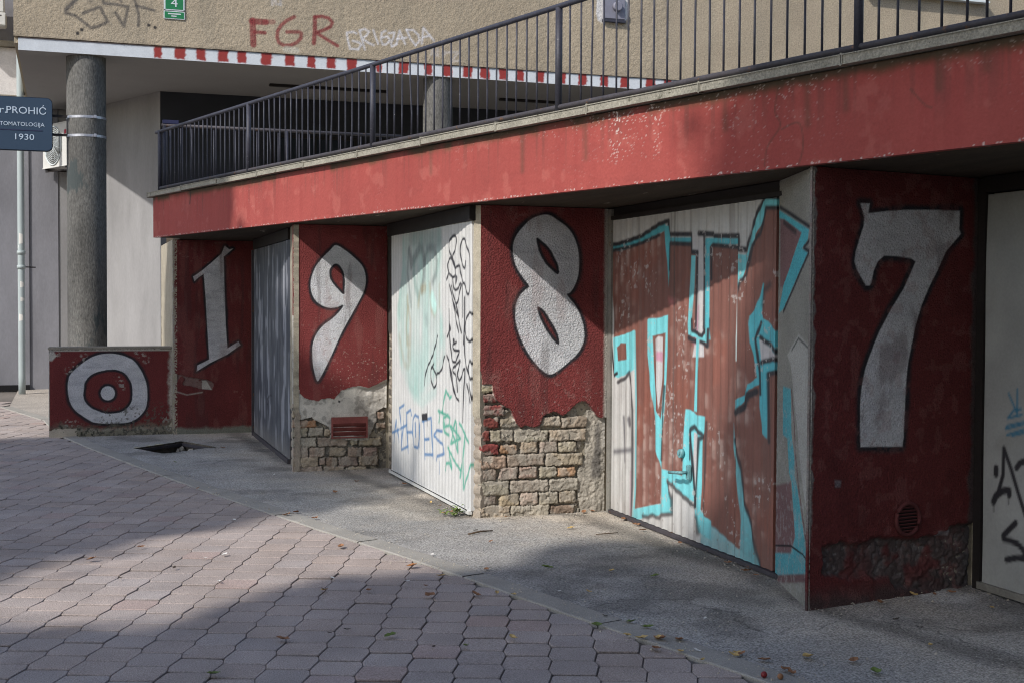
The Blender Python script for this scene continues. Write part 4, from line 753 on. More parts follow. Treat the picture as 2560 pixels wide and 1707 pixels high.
def door_last():
    p = Panel(3.2, 5.93, .05, 2.20, .009, .012, np.array(L(150, 152, 150))); n = fbm(p.U*2, p.V*2, 5, 4); p.mul(.75+.5*n); p.H = .02*(fbm(p.U*1.3, p.V*1.1, 6, 2)-.5)
    k = (slice(None), slice(None)); p.put(k, ss(.55, .7, fbm(p.U*3, p.V*3, 8, 3))*.3, L(120, 118, 104))
    for s, w in (([(5.836,0.523),(5.810,0.564),(5.785,0.626),(5.768,0.671),(5.763,0.817),(5.703,0.708),(5.648,0.587),(5.590,0.468)], .028), ([(5.846,0.511),(5.826,0.547),(5.773,0.582),(5.721,0.592),(5.720,0.569)], .04), ([(5.825,0.700),(5.826,0.667)], .04), ([(5.844,0.500),(5.843,0.455)], .007), ([(5.727,0.576),(5.725,0.518)], .007),
                 ([(5.668,0.423),(5.716,0.382),(5.764,0.338),(5.761,0.320),(5.704,0.320),(5.652,0.313),(5.615,0.292),(5.595,0.268)], .034), ([(5.737,0.211),(5.660,0.236),(5.579,0.246)], .034), ([(5.662,0.721),(5.637,0.749),(5.592,0.768),(5.542,0.771)], .034)): p.stroke(s, w, DK, .006)
    for s in ([(5.734,1.115),(5.691,1.054),(5.668,1.020)], [(5.668,1.141),(5.663,1.006)], [(5.634,1.040),(5.690,1.029),(5.736,0.982),(5.629,1.009)], [(5.612,0.971),(5.740,0.940),(5.750,0.923),(5.612,0.961)], [(5.739,0.890),(5.611,0.931)], [(5.697,0.892),(5.611,0.915)]): p.stroke(s, .014, (.03, .16, .26), .006, .9)
    d = p.build('garage_door', (4.82, 0, 0), (0, 1, 0), (-1, 0, 0), M['doorpaint'], gar, flip=True); d['label'] = 'flat grey garage door with a black scrawl at the right edge'
    m = MB(); m.box(4.81, 4.87, 5.94, 6.0, 0, 2.29); m.build('door_frame', M['darkframe'], d)
    m = MB(); m.box(4.80, 4.88, 3.2, 5.95, .012, .05); m.build('bottom_rail', M['frame'], d)
    m = MB(); m.box(4.80, 4.88, 3.2, 5.94, 2.21, 2.296); m.build('lintel', M['darkframe'], d)
    m = MB(); m.tube([(4.85, 6.015, 0.02), (4.85, 6.015, 2.25)], .02, 10); m.build('pipe', M['frame'], d)
door_last()

# ---- fascia, slab, coping, soffit
LEN = 14.0
p = Panel(0, LEN, FZ, 2.757, .010, .006, np.array((.315, .066, .055))); sl = (slice(None), slice(None))
n = fbm(p.U*1.2, p.V*2, 5, 4); st = fbm(p.U*16, p.V*.8, 6, 4); p.mul(.88+.24*n); p.put(sl, ss(.5, .75, st)*.3, (.26, .045, .04)); dr = fbm(p.U*26, p.V*.35, 16, 4); p.put(sl, ss(.54, .74, dr)*ss(2.40, 2.76, p.V+.25*(fbm(p.U*5, p.V*0, 17, 3)-.5))*.36, (.085, .05, .04)); p.put(sl, ss(.6, .75, fbm(p.U*5, p.V*9, 18, 5))*.18, (.22, .05, .045)); p.put(sl, ss(.62, .72, fbm(p.U*9, p.V*7, 19, 5))*.25, (.46, .15, .12))
topd = 2.757-p.V; moss = ss(.075, .0, topd-.05*(fbm(p.U*7, p.V*3, 9, 4)-.35)); p.put(sl, moss*ss(.35, .55, fbm(p.U*3, p.V*0+1, 10, 3))*.85, (.048, .052, .022)); p.put(sl, ss(.05, .0, topd)*.55, (.05, .038, .03))
fl = fbm(p.U*105, p.V*105, 12, 3); zone = ss(.45, .6, fbm(p.U*2.1, p.V*1.5, 13, 3)); zone = zone*.12+.75*np.exp(-((p.U-8.42)/.16)**2)*ss(2.40, 2.5, p.V)+.6*np.exp(-((p.U-8.75)/.10)**2)*ss(2.4, 2.5, p.V)+.16*np.exp(-((p.U-9.6)/.5)**2)+.75*(p.V < FZ+.014)+.2*(topd < .10)*ss(6, 8, p.U)
a = ss(.69, .73, fl+.13*np.clip(zone, 0, 1)-.075); p.put(sl, a*np.clip(zone, 0, 1), (.58, .50, .46)); p.H -= .002*a
for u0, pts in ((9.75, ((0, .42), (-.02, .3), (.02, .22), (-.07, .12), (-.09, .02))), (9.9, ((-.12, .2), (0, .22), (.03, .1), (.0, 0))), (10.6, ((0, .3), (.08, .22), (.12, .2)))): p.stroke(spline([(u0+x, FZ+y) for x, y in pts]), .006, (.07, .05, .035), .008, .75)
for u0 in (9.95, 10.2, 10.75, 11.0, 8.1, 7.4, 6.2, 9.35): p.stroke([(u0, 2.757), (u0+.01, 2.757-.12-.2*((u0*7) % 1))], .03, (.07, .055, .035), .03, .55)
p.stroke([(1.18, 2.757), (1.19, 2.70), (1.17, 2.62)], .018, DK, .01)
for x in (11.25, 11.3): p.fill([(x, 2.39), (x+.04, 2.39), (x+.04, 2.42), (x, 2.41)], (.6, .6, .7), .01)
p.H += .0012*(fbm(p.U*45, p.V*45, 3, 2)-.5)*2
p.build('fascia', A, D, N, M['fascia'], gar)
P2 = lambda u, h: (A+D*u-N*h)[:2]
slab = [P2(.0, .02), P2(LEN, .02), (9.5, P2(LEN, .02)[1]), (9.5, 17.9), (1.3, 17.9), (1.3, 15.5)]
MB().prism(slab, 2.46, 2.75).build('terrace_slab', M['concrete'], gar)
sp = Panel(0, LEN, 0, 0, .1, .1, (1, 1, 1)) if False else None
MB().prism([P2(.0, .03), P2(LEN, .03), (9.5, P2(LEN, .03)[1]), (9.5, 17.7), (1.25, 17.7), (1.25, 15.45)], 2.302, 2.45).build('soffit', M['soffit'], gar)
m = MB(); u = -.055; rnd = random.Random(8)                       # coping in cast lengths, hairline joints
while u < LEN:
    w = 1.02 if u > 0 else 1.1; dz = rnd.uniform(-.003, .003)
    a = A+D*u+N*.052+Vector((0, 0, 2.79+dz)); b = A+D*(u+w-.006)+N*.052+Vector((0, 0, 2.79+dz)); mid = -N*.16
    m.obox(a+mid, b+mid, .32, .052, bev=.006); u += w
m.build('coping', M['coping'], gar)

# ================================================================ railing on the coping
rail = thing('railing', 'dark iron railing of thin bars along the edge of the red fascia', 'railing', A+Vector((0, 0, 2.81)))
def RP(u, z): return A+D*u-N*.05+Vector((0, 0, z))
posts = [.085, 2.645, 5.196, 7.748, 10.24, 12.79]
m = MB(); m.tube([RP(-.03, 3.503)]+[RP(u, 3.506+.0012*u) for u in np.linspace(.05, LEN-.4, 40)], .0185, 12); m.build('top_rail', M['iron'], rail)
m = MB(); m.tube([RP(u, 2.862-.001*max(0, u-7)) for u in np.linspace(.09, LEN-.4, 40)], .0175, 12); m.build('bottom_rail', M['rustiron'], rail)
for u in posts:
    MB().tube([RP(u, 2.80), RP(u, 3.507)], .0235, 14).build('post', M['iron'], rail)
rnd = random.Random(3); nb = 0
bent = {(1, 3): .035, (2, 4): .03, (4, 4): .025, (0, 4): 0, (1, 14): -.02, (3, 2): -.01}
for b in range(5):
    for k in range(20):
        if nb >= 100: break
        u = posts[b]+(posts[b+1]-posts[b])*(k+1)/21+rnd.uniform(-.004, .004); e = bent.get((b, k), rnd.uniform(-.003, .003))
        MB().tube([RP(u, 3.50), RP(u+e*.2, 3.3), RP(u+e, 3.05), RP(u+e*.9, 2.862)], .0066, 8).build('baluster', M['iron'], rail); nb += 1
hr = thing('handrail', 'lower dark handrail crossing behind the far end of the main railing', 'railing', (1.0, 15.25, 2.75))
m = MB(); m.tube([(1.03, 15.28, 3.575), (3.85, 15.28, 3.575)], .019, 12); m.build('top_rail', M['rustiron'], hr)
m = MB(); m.tube([(1.03, 15.28, 2.86), (3.85, 15.28, 2.86)], .016, 10); m.build('bottom_rail', M['rustiron'], hr)
MB().box(1.04, 1.22, 15.26, 15.30, 3.59, 3.635, .004).build('end_bracket', M['navyline'], hr)
for x in (1.06, 2.45, 3.83): MB().tube([(x, 15.28, 2.75), (x, 15.28, 3.575)], .02, 12).build('post', M['iron'], hr)
for k in range(22):
    x = 1.12+k*.123
    if all(abs(x-q) > .03 for q in (2.45, 3.83)): MB().tube([(x, 15.28, 2.86), (x, 15.28, 3.57)], .0066, 8).build('baluster', M['iron'], hr)

# ================================================================ low wall with the 0
lw = thing('low_wall', 'low red wall painted with a white ring and dot, joined to the garage', 'wall', (.48, 15.95, 0))
p = Panel(-.2, 1.178, 0, 1.03, .006, .006, RED*.93); stucco(p, .001, 60); n = fbm(p.U*16, p.V*16, 45, 4); n3 = fbm(p.U*45, p.V*45, 46, 3); sl = (slice(None), slice(None))
OUT = [(0.006,0.615),(0.014,0.658),(0.022,0.701),(0.051,0.747),(0.088,0.785),(0.133,0.824),(0.178,0.862),(0.227,0.897),(0.276,0.925),(0.333,0.946),(0.391,0.959),(0.453,0.963),(0.515,0.962),(0.572,0.951),(0.630,0.935),(0.680,0.913),(0.722,0.891),(0.763,0.851),(0.797,0.803),(0.830,0.746),(0.855,0.689),(0.876,0.628),(0.888,0.566),(0.892,0.505),(0.892,0.444),(0.888,0.391),(0.879,0.339),(0.862,0.296),(0.837,0.261),(0.778,0.202),(0.694,0.160),(0.619,0.149),(0.553,0.146),(0.470,0.147),(0.387,0.151),(0.289,0.166),(0.240,0.193),(0.191,0.225),(0.150,0.256),(0.110,0.287),(0.077,0.322),(0.053,0.357),(0.033,0.400),(0.021,0.443),(0.007,0.529)]
INN = [(0.184,0.569),(0.185,0.604),(0.193,0.629),(0.213,0.663),(0.242,0.697),(0.279,0.723),(0.324,0.744),(0.374,0.760),(0.431,0.773),(0.485,0.776),(0.539,0.776),(0.580,0.764),(0.621,0.744),(0.655,0.711),(0.679,0.674),(0.704,0.630),(0.717,0.586),(0.723,0.538),(0.725,0.491),(0.720,0.447),(0.712,0.404),(0.691,0.361),(0.661,0.326),(0.624,0.297),(0.578,0.276),(0.512,0.267),(0.437,0.266),(0.380,0.279),(0.330,0.299),(0.281,0.322),(0.240,0.353),(0.208,0.388),(0.188,0.423),(0.178,0.462),(0.176,0.501)]
numeral(p, OUT, [INN], .028, .6, 9, smooth=True)
dot = [(0.528,0.501),(0.521,0.468),(0.505,0.442),(0.478,0.425),(0.448,0.419),(0.417,0.426),(0.391,0.444),(0.376,0.471),(0.368,0.504),(0.376,0.536),(0.392,0.563),(0.418,0.580),(0.449,0.586),(0.479,0.579),(0.505,0.561),(0.521,0.533)]; numeral(p, dot, [], .024, .3, 10)
p.put(sl, ss(.985, 1.0, p.V), PLAST*1.25); p.put(sl, ss(-.19, -.198, p.U), PLAST)
e = ss(1.12, 1.165, p.U+.05*(n-.5)+.03*(n3-.5)); p.put(sl, e*.9, PLAST); p.H -= .006*e
bt = ss(.17, .06, p.V+.14*(n-.5)); p.put(sl, bt, L(126, 122, 108)); p.put(sl, bt*ss(.5, .62, n3), L(60, 60, 52)); p.H -= .02*bt*(n+.3)
lo = (p.V < .13) & (p.U > .1); p.H += .03*ss(.1, .06, p.V)*lo
wear = ss(.6, .66, n3)*ss(.42, .28, p.V)*ss(.25, .45, p.U); p.put(sl, wear*.8, L(96, 94, 86))
for pts, rr in (([(-0.202,0.993),(-0.113,0.959)], .055), ([(0.015,0.769),(0.186,0.930)], .06), ([(0.789,0.968),(0.889,0.880)], .06), ([(0.555,0.693),(0.621,0.571)], .05), ([(-0.005,0.161),(0.109,0.149)], .06), ([(1.098,0.176),(1.166,0.043)], .06)):
    d = Panel._seg(p.U, p.V, pts, False); p.put(sl, ss(rr, rr*.3, d)*ss(.55, .63, n3)*.8, PLAST*.8)
p.fill([(-0.200,0.985),(-0.145,0.989),(-0.114,0.942),(-0.166,0.882),(-0.201,0.887)], PLAST*1.1, .012)
p.build('painted_face', (0, 15.80, 0), (1, 0, 0), (0, -1, 0), M['stucco'], lw, {1: ('painted_numeral', 'white ring with a dot in it', M['stucco'])})
MB().box(-.198, 1.176, 15.812, 16.05, -.05, 1.0).build('wall_body', M['plaster'], lw)
MB().box(-.21, 1.176, 15.79, 16.06, 1.003, 1.04, .01).build('wall_cap', M['concrete'], lw)
# ================================================================ apartment building behind
YF = 18.66; Z1 = 4.923
ap = thing('apartment_building', 'tan rough cast apartment building raised on round pillars, red and white striped edge', 'building', (6, 20, 0))
TAN = np.array((.345, .288, .21))
def facade_paint(p):
    n = fbm(p.U*.8, p.V*.8, 3, 4); p.mul(.86+.28*n); sl = (slice(None), slice(None))
    p.put(sl, ss(.5, .8, fbm(p.U*3.2, p.V*.5, 6, 4))*.3, (.25, .22, .17)); p.H += .008*(fbm(p.U*26, p.V*26, 2, 2)-.5)
p = Panel(-.655, 9.0, 5.105, 6.7, .014, .014, TAN); facade_paint(p)
p.put((slice(None), slice(None)), ss(5.16, 5.10, p.V+.05*fbm(p.U*9, p.V*9, 8, 3))*.6, (.13, .11, .09))
GS = np.array((.075, .07, .068))
for s, w, a, e in (([(0.197,5.696),(0.098,5.599),(0.012,5.509),(0.005,5.454),(0.130,5.429),(0.208,5.373),(0.327,5.279),(0.419,5.303),(0.549,5.378),(0.493,5.485),(0.447,5.574),(0.341,5.521),(0.228,5.468)], .042, .85, .012), ([(0.118,5.628),(0.025,5.511)], .07, .6, .03), ([(0.478,5.705),(0.497,5.623),(0.667,5.623),(0.818,5.600),(0.797,5.494),(0.760,5.331),(0.707,5.418),(0.650,5.510)], .042, .85, .012), ([(0.698,5.715),(0.728,5.669)], .042, .85, .012),
                   ([(0.893,5.738),(0.926,5.629),(0.956,5.506),(0.952,5.352)], .038, .85, .012), ([(0.926,5.626),(1.163,5.578)], .038, .9, .012), ([(0.282,5.682),(0.335,5.638)], .05, .6, .03)): p.stroke(s, w, GS, e, a, tex=.25)
for q in ([(0.211,5.246),(0.212,5.245)], [(0.158,5.194),(0.159,5.193)], [(1.088,5.373),(1.089,5.372)], [(1.173,5.346),(1.174,5.345)]): p.stroke(q, .046, GS*.6, .008)
FR = np.array((.19, .032, .034))
for s, w, a in (([(2.509,5.541),(2.512,5.379),(2.518,5.205)], .088, 1), ([(2.494,5.533),(2.593,5.531),(2.692,5.533)], .085, 1), ([(2.680,5.535),(2.799,5.544)], .07, .6), ([(2.537,5.384),(2.680,5.382)], .052, 1), ([(3.098,5.638),(2.987,5.576),(2.912,5.508),(2.861,5.423),(2.852,5.328),(2.880,5.255),(2.956,5.220),(3.050,5.233),(3.132,5.276),(3.190,5.340),(3.199,5.410),(3.164,5.429),(2.993,5.417)], .052, .95),
                ([(3.393,5.651),(3.393,5.481),(3.378,5.283)], .062, 1), ([(3.393,5.661),(3.496,5.675),(3.592,5.657),(3.647,5.600),(3.618,5.535),(3.528,5.484),(3.432,5.445)], .05, 1), ([(3.438,5.421),(3.560,5.353),(3.722,5.269)], .05, 1)): p.stroke(s, w, FR, .012, a, tex=.3)
WG = np.array((.62, .62, .66))
for s in ([(4.000,5.469),(3.957,5.487),(3.855,5.467),(3.877,5.344),(3.907,5.238),(4.017,5.241)], [(3.945,5.357),(4.043,5.339),(4.069,5.307),(4.026,5.237)], [(4.047,5.515),(4.077,5.400),(4.124,5.244)], [(4.047,5.510),(4.120,5.541),(4.184,5.508),(4.146,5.446),(4.086,5.400),(4.180,5.340),(4.258,5.316)], [(4.249,5.533),(4.283,5.439),(4.322,5.341)], [(4.434,5.538),(4.374,5.505),(4.361,5.411),(4.387,5.337),(4.439,5.337),(4.500,5.404),(4.456,5.460),(4.378,5.429)], [(4.478,5.504),(4.565,5.523),(4.547,5.433),(4.513,5.363),(4.526,5.313),(4.596,5.352)], [(4.596,5.352),(4.643,5.554),(4.727,5.365)], [(4.604,5.428),(4.744,5.459)], [(4.748,5.574),(4.805,5.451),(4.885,5.359)], [(4.748,5.574),(4.849,5.577),(4.928,5.511),(4.946,5.427),(4.885,5.359)], [(4.981,5.387),(5.003,5.622),(5.167,5.442)], [(4.999,5.482),(5.105,5.515)]): p.stroke(s, .030, WG, .012, .8, tex=.45)
for s in ([(5.124,5.235),(5.150,5.330),(5.195,5.231)], [(5.221,5.327),(5.230,5.225)], [(5.311,5.230),(5.319,5.299),(5.355,5.284),(5.328,5.257)], [(5.391,5.287),(5.553,5.298),(5.499,5.243),(5.454,5.163),(5.562,5.170)], [(2.782,5.850),(2.788,5.783)], [(2.816,5.887),(2.839,5.798),(2.884,5.796)], [(2.896,5.888),(2.907,5.792)]): p.stroke(s, .034, WG, .016, .42, tex=.6)
p.stroke([(2.981,5.168),(3.124,5.161)], .09, L(176, 172, 158), .02, .8)
p.fill([(7.772,6.279),(8.310,6.323),(8.327,6.158),(8.304,6.009),(8.240,5.948),(8.168,5.921),(7.846,5.901),(7.790,5.941),(7.761,6.041)], L(200, 198, 196), .012)
for k in range(7): p.stroke([(7.75+k*.09, 5.9), (7.76+k*.09, 5.9-.25-.4*((k*.37) % 1))], .05, (.45, .38, .28), .03, .4)
p.build('facade', (0, YF-.018, 0), (1, 0, 0), (0, -1, 0), M['facade'], ap)
p = Panel(9.0, 21, 5.105, 6.7, .05, .05, TAN); facade_paint(p); p.build('facade', (0, YF-.018, 0), (1, 0, 0), (0, -1, 0), M['facade'], ap)
p = Panel(-.655, 21, 6.7, 10, .1, .1, TAN); facade_paint(p); p.build('facade', (0, YF-.018, 0), (1, 0, 0), (0, -1, 0), M['facade'], ap)
MB().box(-.65, 21, YF+.03, 30, 5.02, 9.99).build('upper_storey', M['facade'], ap)
c = ap.children[-1].data; a_ = c.color_attributes.new('Col', 'FLOAT_COLOR', 'POINT'); a_.data.foreach_set('color', np.tile((.365, .31, .225, 1), len(c.vertices)).astype(np.float32))
MB().box(-.60, 21, YF+.012, 30, Z1, 5.018).build('soffit', M['under'], ap)
p = Panel(-.6, 12, Z1+.002, 5.10, .012, .012, np.array((.56, .59, .62))); sl = (slice(None), slice(None))
p.put(sl, ss(5.055, 5.09, p.V+.03*(fbm(p.U*4, p.V*4, 3, 3)-.5))*.35, L(120, 134, 150))
SR = [(1.164,5.018),(1.260,5.024),(1.433,5.036),(1.584,5.046),(1.731,5.056),(1.857,5.064),(2.027,5.076),(2.166,5.085),(2.293,5.094),(2.427,5.103),(2.629,5.116),(2.782,5.126),(2.964,5.139),(3.107,5.148),(3.285,5.160),(3.400,5.168),(3.563,5.179),(3.703,5.188),(3.861,5.199),(4.009,5.209),(4.294,5.228),(4.383,5.234),(4.636,5.251),(4.781,5.261),(5.019,5.277),(5.148,5.285),(5.302,5.296),(5.456,5.306),(5.625,5.317),(5.769,5.327),(5.894,5.336),(6.039,5.345),(6.192,5.356),(6.332,5.365),(6.467,5.374),(6.589,5.382),(6.789,5.396),(6.919,5.404),(7.148,5.420),(7.267,5.428),(7.478,5.442),(7.625,5.452),(7.845,5.467),(7.980,5.476),(8.190,5.490),(8.333,5.499),(8.627,5.519),(8.786,5.530),(8.932,5.540),(9.071,5.549),(9.246,5.561),(9.408,5.572),(9.578,5.583),(9.741,5.594)]
for k in range(0, len(SR), 2):
    x0, x1 = SR[k][0], SR[k+1][0]; j = .012*((k*.37) % 1)-.006
    p.warp(.02, 25, k); p.fill([(x0+j, 4.93+.012*((k*.73) % 1)), (x1-j, 4.93+.012*((k*.31) % 1)), (x1, 5.2), (x0, 5.2)], (.27, .035, .030), .012); p.warp(0)
p.put(sl, ss(5.085, 5.10, p.V)*.7, (.08, .07, .06)); p.put(sl, ss(5.07, 5.095, p.V)*ss(2.2, 1.2, p.U)*.8, (.15, .075, .04))
p.build('trim_strip', (0, YF, 0), (1, 0, 0), (0, -1, 0), M['doorpaint'], ap)['label'] = 'white edge band with hand painted red stripes'
def pillar(x, y, r):
    m = MB(); m.tube([(x, y, z) for z in np.linspace(-.1, Z1-.001, 30)], r, 40, False); return m.build('pillar', M['pillar'], ap)
pillar(.27, 18.955, .262)['label'] = 'thick stained pillar with two metal straps'; pillar(5.30, 18.90, .222)['label'] = 'thinner pillar seen through the railing'
def vwall(name, x0, y0, x1, y1, z0, z1, t, m_):
    a = Vector((x0, y0, 0)); b = Vector((x1, y1, 0)); d = (b-a).normalized(); n = Vector((-d.y, d.x, 0)); q = [a, b, b+n*t, a+n*t]
    return MB().prism([(v.x, v.y) for v in q], z0, z1).build(name, m_, ap)
vwall('side_wall', -.9, 26.9, 1.43, 21.55, -.05, Z1-.002, .3, M['wallbeige'])
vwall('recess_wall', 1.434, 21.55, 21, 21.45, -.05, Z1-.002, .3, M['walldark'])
MB().box(-.62, -.135, 24.23, 27.5, -.05, Z1-.004).build('wall_pier', M['wallgrey'], ap); MB().box(-.13, .07, 24.25, 27.5, -.05, Z1-.006).build('wall_pier', M['wallbeige'], ap)  # second, beige box is added to stand in for the sunlit side wall
for (x0, x1, z0, z1) in ((3.2, 4.6, 3.0, 4.3), (4.9, 6.3, 3.0, 4.3), (7.0, 8.6, 2.9, 4.4), (9.2, 11, 2.9, 4.4)):
    m = MB(); Y = 21.43
    m.box(x0, x1, Y-.06, Y, z1-.05, z1); m.box(x0, x1, Y-.06, Y, z0, z0+.05); m.box(x0, x0+.05, Y-.06, Y, z0+.05, z1-.05); m.box(x1-.05, x1, Y-.06, Y, z0+.05, z1-.05); m.box((x0+x1)/2-.02, (x0+x1)/2+.02, Y-.05, Y, z0+.05, z1-.05)
    w = m.build('window', M['darkframe'], ap); MB().box(x0+.05, x1-.05, Y-.03, Y-.02, z0+.05, z1-.05).build('pane', M['glass'], w)
for (x0, x1, y) in ((2.97, 4.83, 20.2), (6.74, 7.72, 20.28)):
    MB().box(x0, x1, y-.055, y+.055, Z1-.035, Z1-.001, .008).build('soffit_lamp', M['darkframe'], ap)
x0, x1, z0, z1 = 12.6, 14.98, 6.78, 8.3; m = MB(); Y = YF-.03
m.box(x0, x1, Y-.05, Y+.01, z0, z0+.07); m.box(x0, x1, Y-.05, Y+.01, z1-.07, z1); m.box(x0, x0+.07, Y-.05, Y+.01, z0+.07, z1-.07); m.box(x1-.07, x1, Y-.05, Y+.01, z0+.07, z1-.07); m.box((x0+x1)/2-.03, (x0+x1)/2+.03, Y-.04, Y+.01, z0+.07, z1-.07)
w = m.build('window', M['white'], ap); MB().box(x0+.07, x1-.07, Y-.02, Y-.012, z0+.07, z1-.07).build('pane', M['glass'], w); MB().box(x0-.05, x1+.04, Y-.12, Y+.01, z0-.03, z0-.004).build('sill', M['greywhite'], w)

wing = thing('neighbour_wing', 'grey lower wall of the neighbouring wing behind the drainpipe, beige band above', 'building', (-2, 24.5, 0))
MB().box(-6, -.62, 24.2, 30, -.05, 5.02).build('wall', M['wallgrey'], wing)
MB().box(-6, -.66, 24.1, 30, 5.05, 5.11).build('ledge', M['concrete'], wing)
MB().box(-6, -.80, 24.12, 30, 5.112, 5.92).build('beige_band', M['whitepatch'], wing); MB().box(-6, -.80, 24.0, 30, 5.93, 6.02).build('ledge', M['concrete'], wing)
MB().box(-6, -.78, 24.15, 30, 6.03, 9).build('upper_wall', M['wallgrey'], wing); MB().box(-6, -.62, 24.14, 24.2, .0, .09).build('plinth', M['dark'], wing)

dp = thing('drainpipe', 'pale green drainpipe with torn stickers in front of the grey wall', 'pipe', (-.715, 23.1, 0))
MB().tube([(-.715, 23.1, z) for z in np.linspace(0, 6.9, 24)], .056, 20).build('pipe', M['pvc'], dp)
for z in (2.36, 2.12): MB().tube([(-.715, 23.1, z-.03), (-.715, 23.1, z+.03)], .068, 20).build('collar', M['pvc'], dp)
MB().obox((-.66, 23.12, 2.12), (-.50, 23.3, 2.12), .02, .02).build('bracket', M['darkframe'], dp)
for z0, z1, a0 in ((2.5, 2.68, -2.2), (1.78, 1.88, -1.9), (1.55, 1.62, -1.8), (1.22, 1.34, -2.3)):
    m = MB(); k = 6; rr = .0575
    for i in range(k):
        t0, t1 = a0+.2*i, a0+.2*(i+1)
        m.bm.faces.new([m.bm.verts.new((-.715+rr*math.cos(t), 23.1+rr*math.sin(t), z)) for t, z in ((t0, z0), (t1, z0+.004*i), (t1, z1-.006*i), (t0, z1))])
    m.build('sticker', M['paper'], dp)

def ac_unit(name, label, o, ud, w, h, dep, fan=True):
    """o = lower right-hand corner of the front face seen from outside, ud along the front"""
    o = Vector(o); ud = Vector(ud).normalized(); nn = Vector((ud.y, -ud.x, 0))
    if nn.x > 0: nn = -nn
    t = thing(name, label, 'air conditioner', o)
    m = MB(); a = o-nn*dep/2+Vector((0, 0, h/2)); m.obox(a, a+ud*w, dep, h, bev=.012); m.build('body', M['white'], t)
    if fan:
        c = o+ud*(w*.6)+Vector((0, 0, h*.5))+nn*.004; R = h*.43; m = MB()
        def Q(r, th): return c+ud*r*math.cos(th)+Vector((0, 0, r*math.sin(th)))
        for k in range(9): m.tube([Q(R*(k+1.2)/10, 2*math.pi*i/28)+nn*.008 for i in range(29)], .004, 5, False)
        for k in range(12): m.tube([Q(.03, 2*math.pi*k/12)+nn*.01, Q(R, 2*math.pi*(k+.4)/12)+nn*.01], .003, 5)
        m.tube([Q(R*1.05, 2*math.pi*i/36)+nn*.006 for i in range(37)], .012, 8, False); m.build('fan_grille', M['greywhite'], t)
        m = MB(); m.bm.faces.new([m.bm.verts.new(Q(R, 2*math.pi*i/36)) for i in range(36)]); m.build('fan_opening', M['pillar'], t)
        b = o+ud*(w*.12)+Vector((0, 0, h*.78))+nn*.003
        MB().obox(b, b+ud*.07, .004, .07).build('red_badge', mat('badge_red', L(170, 40, 60), .4, 0), t)
    for s in (.12, .88):
        p0 = o+ud*w*s+Vector((0, 0, -.03))
        MB().obox(p0+nn*.02, p0-nn*(dep+.33), .03, .03).build('bracket', M['darkframe'], t)
    MB().obox(o+Vector((0, 0, -.075))-nn*.05, o+ud*w+Vector((0, 0, -.055))-nn*.05, .03, .02).build('support_rail', M['darkframe'], t)
    return t
ac_unit('air_conditioner', 'white air conditioner with a round fan beside the thick pillar', (.058, 23.15, 3.86), (-.409, .912, 0), 1.06, .725, .30)
t = thing('air_conditioner', 'white box of an air conditioner at the top left corner, above the ledge', 'air conditioner', (-1.4, 23.7, 6.2))
MB().box(-1.75, -.95, 23.62, 23.95, 6.2, 6.42, .015).build('body', M['white'], t); MB().box(-1.75, -.98, 23.66, 23.95, 6.43, 6.8, .015).build('body', M['white'], t)
MB().box(-1.72, -1.02, 23.615, 23.62, 6.36, 6.375).build('louvre', M['darkframe'], t); MB().box(-1.6, -1.5, 23.7, 24.15, 6.14, 6.195).build('bracket', M['darkframe'], t)

# ---- sign on the pillar
def text(name, body, m_, x0, x1, zb, y, h=None, parent=None, xh=None):
    cu = bpy.data.curves.new('letters', 'FONT'); cu.body = body; cu.extrude = .002; cu.resolution_u = 3
    ob = bpy.data.objects.new('letters', cu); C.objects.link(ob); bpy.context.view_layer.update()
    me = bpy.data.meshes.new_from_object(ob.evaluated_get(bpy.context.evaluated_depsgraph_get()))
    bpy.data.objects.remove(ob); v = np.empty(len(me.vertices)*3); me.vertices.foreach_get('co', v); v = v.reshape(-1, 3)
    sx = (x1-x0)/(v[:, 0].max()-v[:, 0].min()); sz = (h/(.69)) if h else sx
    w = np.column_stack([x0+(v[:, 0]-v[:, 0].min())*sx, y-v[:, 2], zb+v[:, 1]*sz]); me.vertices.foreach_set('co', w.astype(np.float32).ravel())
    me.name = name; me.materials.clear(); me.materials.append(m_); me.update(); return link(bpy.data.objects.new(name, me), parent)
sg = thing('sign', 'dark blue dental practice sign strapped to the thick pillar', 'sign', (-.7, 18.76, 3.6))
def rrect(x0, x1, z0, z1, r, y0, y1, name, m_, parent):
    pts = []
    for cx, cz, a in ((x1-r, z1-r, 0), (x0+r, z1-r, 90), (x0+r, z0+r, 180), (x1-r, z0+r, 270)):
        for k in range(7): t = math.radians(a+k*15); pts.append((cx+r*math.cos(t), cz+r*math.sin(t)))
    m = MB(); f = [m.bm.verts.new((x, y0, z)) for x, z in pts]; b = [m.bm.verts.new((x, y1, z)) for x, z in pts]; n = len(pts)
    m.bm.faces.new(f); m.bm.faces.new(b[::-1])
    for i in range(n): m.bm.faces.new((f[i], b[i], b[(i+1) % n], f[(i+1) % n]))
    return m.build(name, m_, parent)
rrect(-1.28, -.178, 3.598, 4.302, .07, 18.72, 18.80, 'panel', M['navy'], sg); rrect(-1.29, -.170, 3.588, 4.312, .075, 18.735, 18.79, 'frame', mat('navy_edge', L(30, 40, 56), .4, 0), sg)
(ax, az), (bx, bz) = [(-0.750,4.069),(-0.251,4.062)]; (cx, cz), (dx, dz) = [(-0.833,3.917),(-0.272,3.924)]
s_ = 18.72/18.66
text('lettering', 'PROHIĆ', M['letter'], ax*s_, bx*s_, 4.083, 18.718, .092, sg); text('lettering', 'Dr.', M['letter'], -.965, -.752, 4.083, 18.718, .092, sg)
text('lettering', 'STOMATOLOGIJA', M['letter'], -.872, dx*s_, 3.918, 18.718, .052, sg)
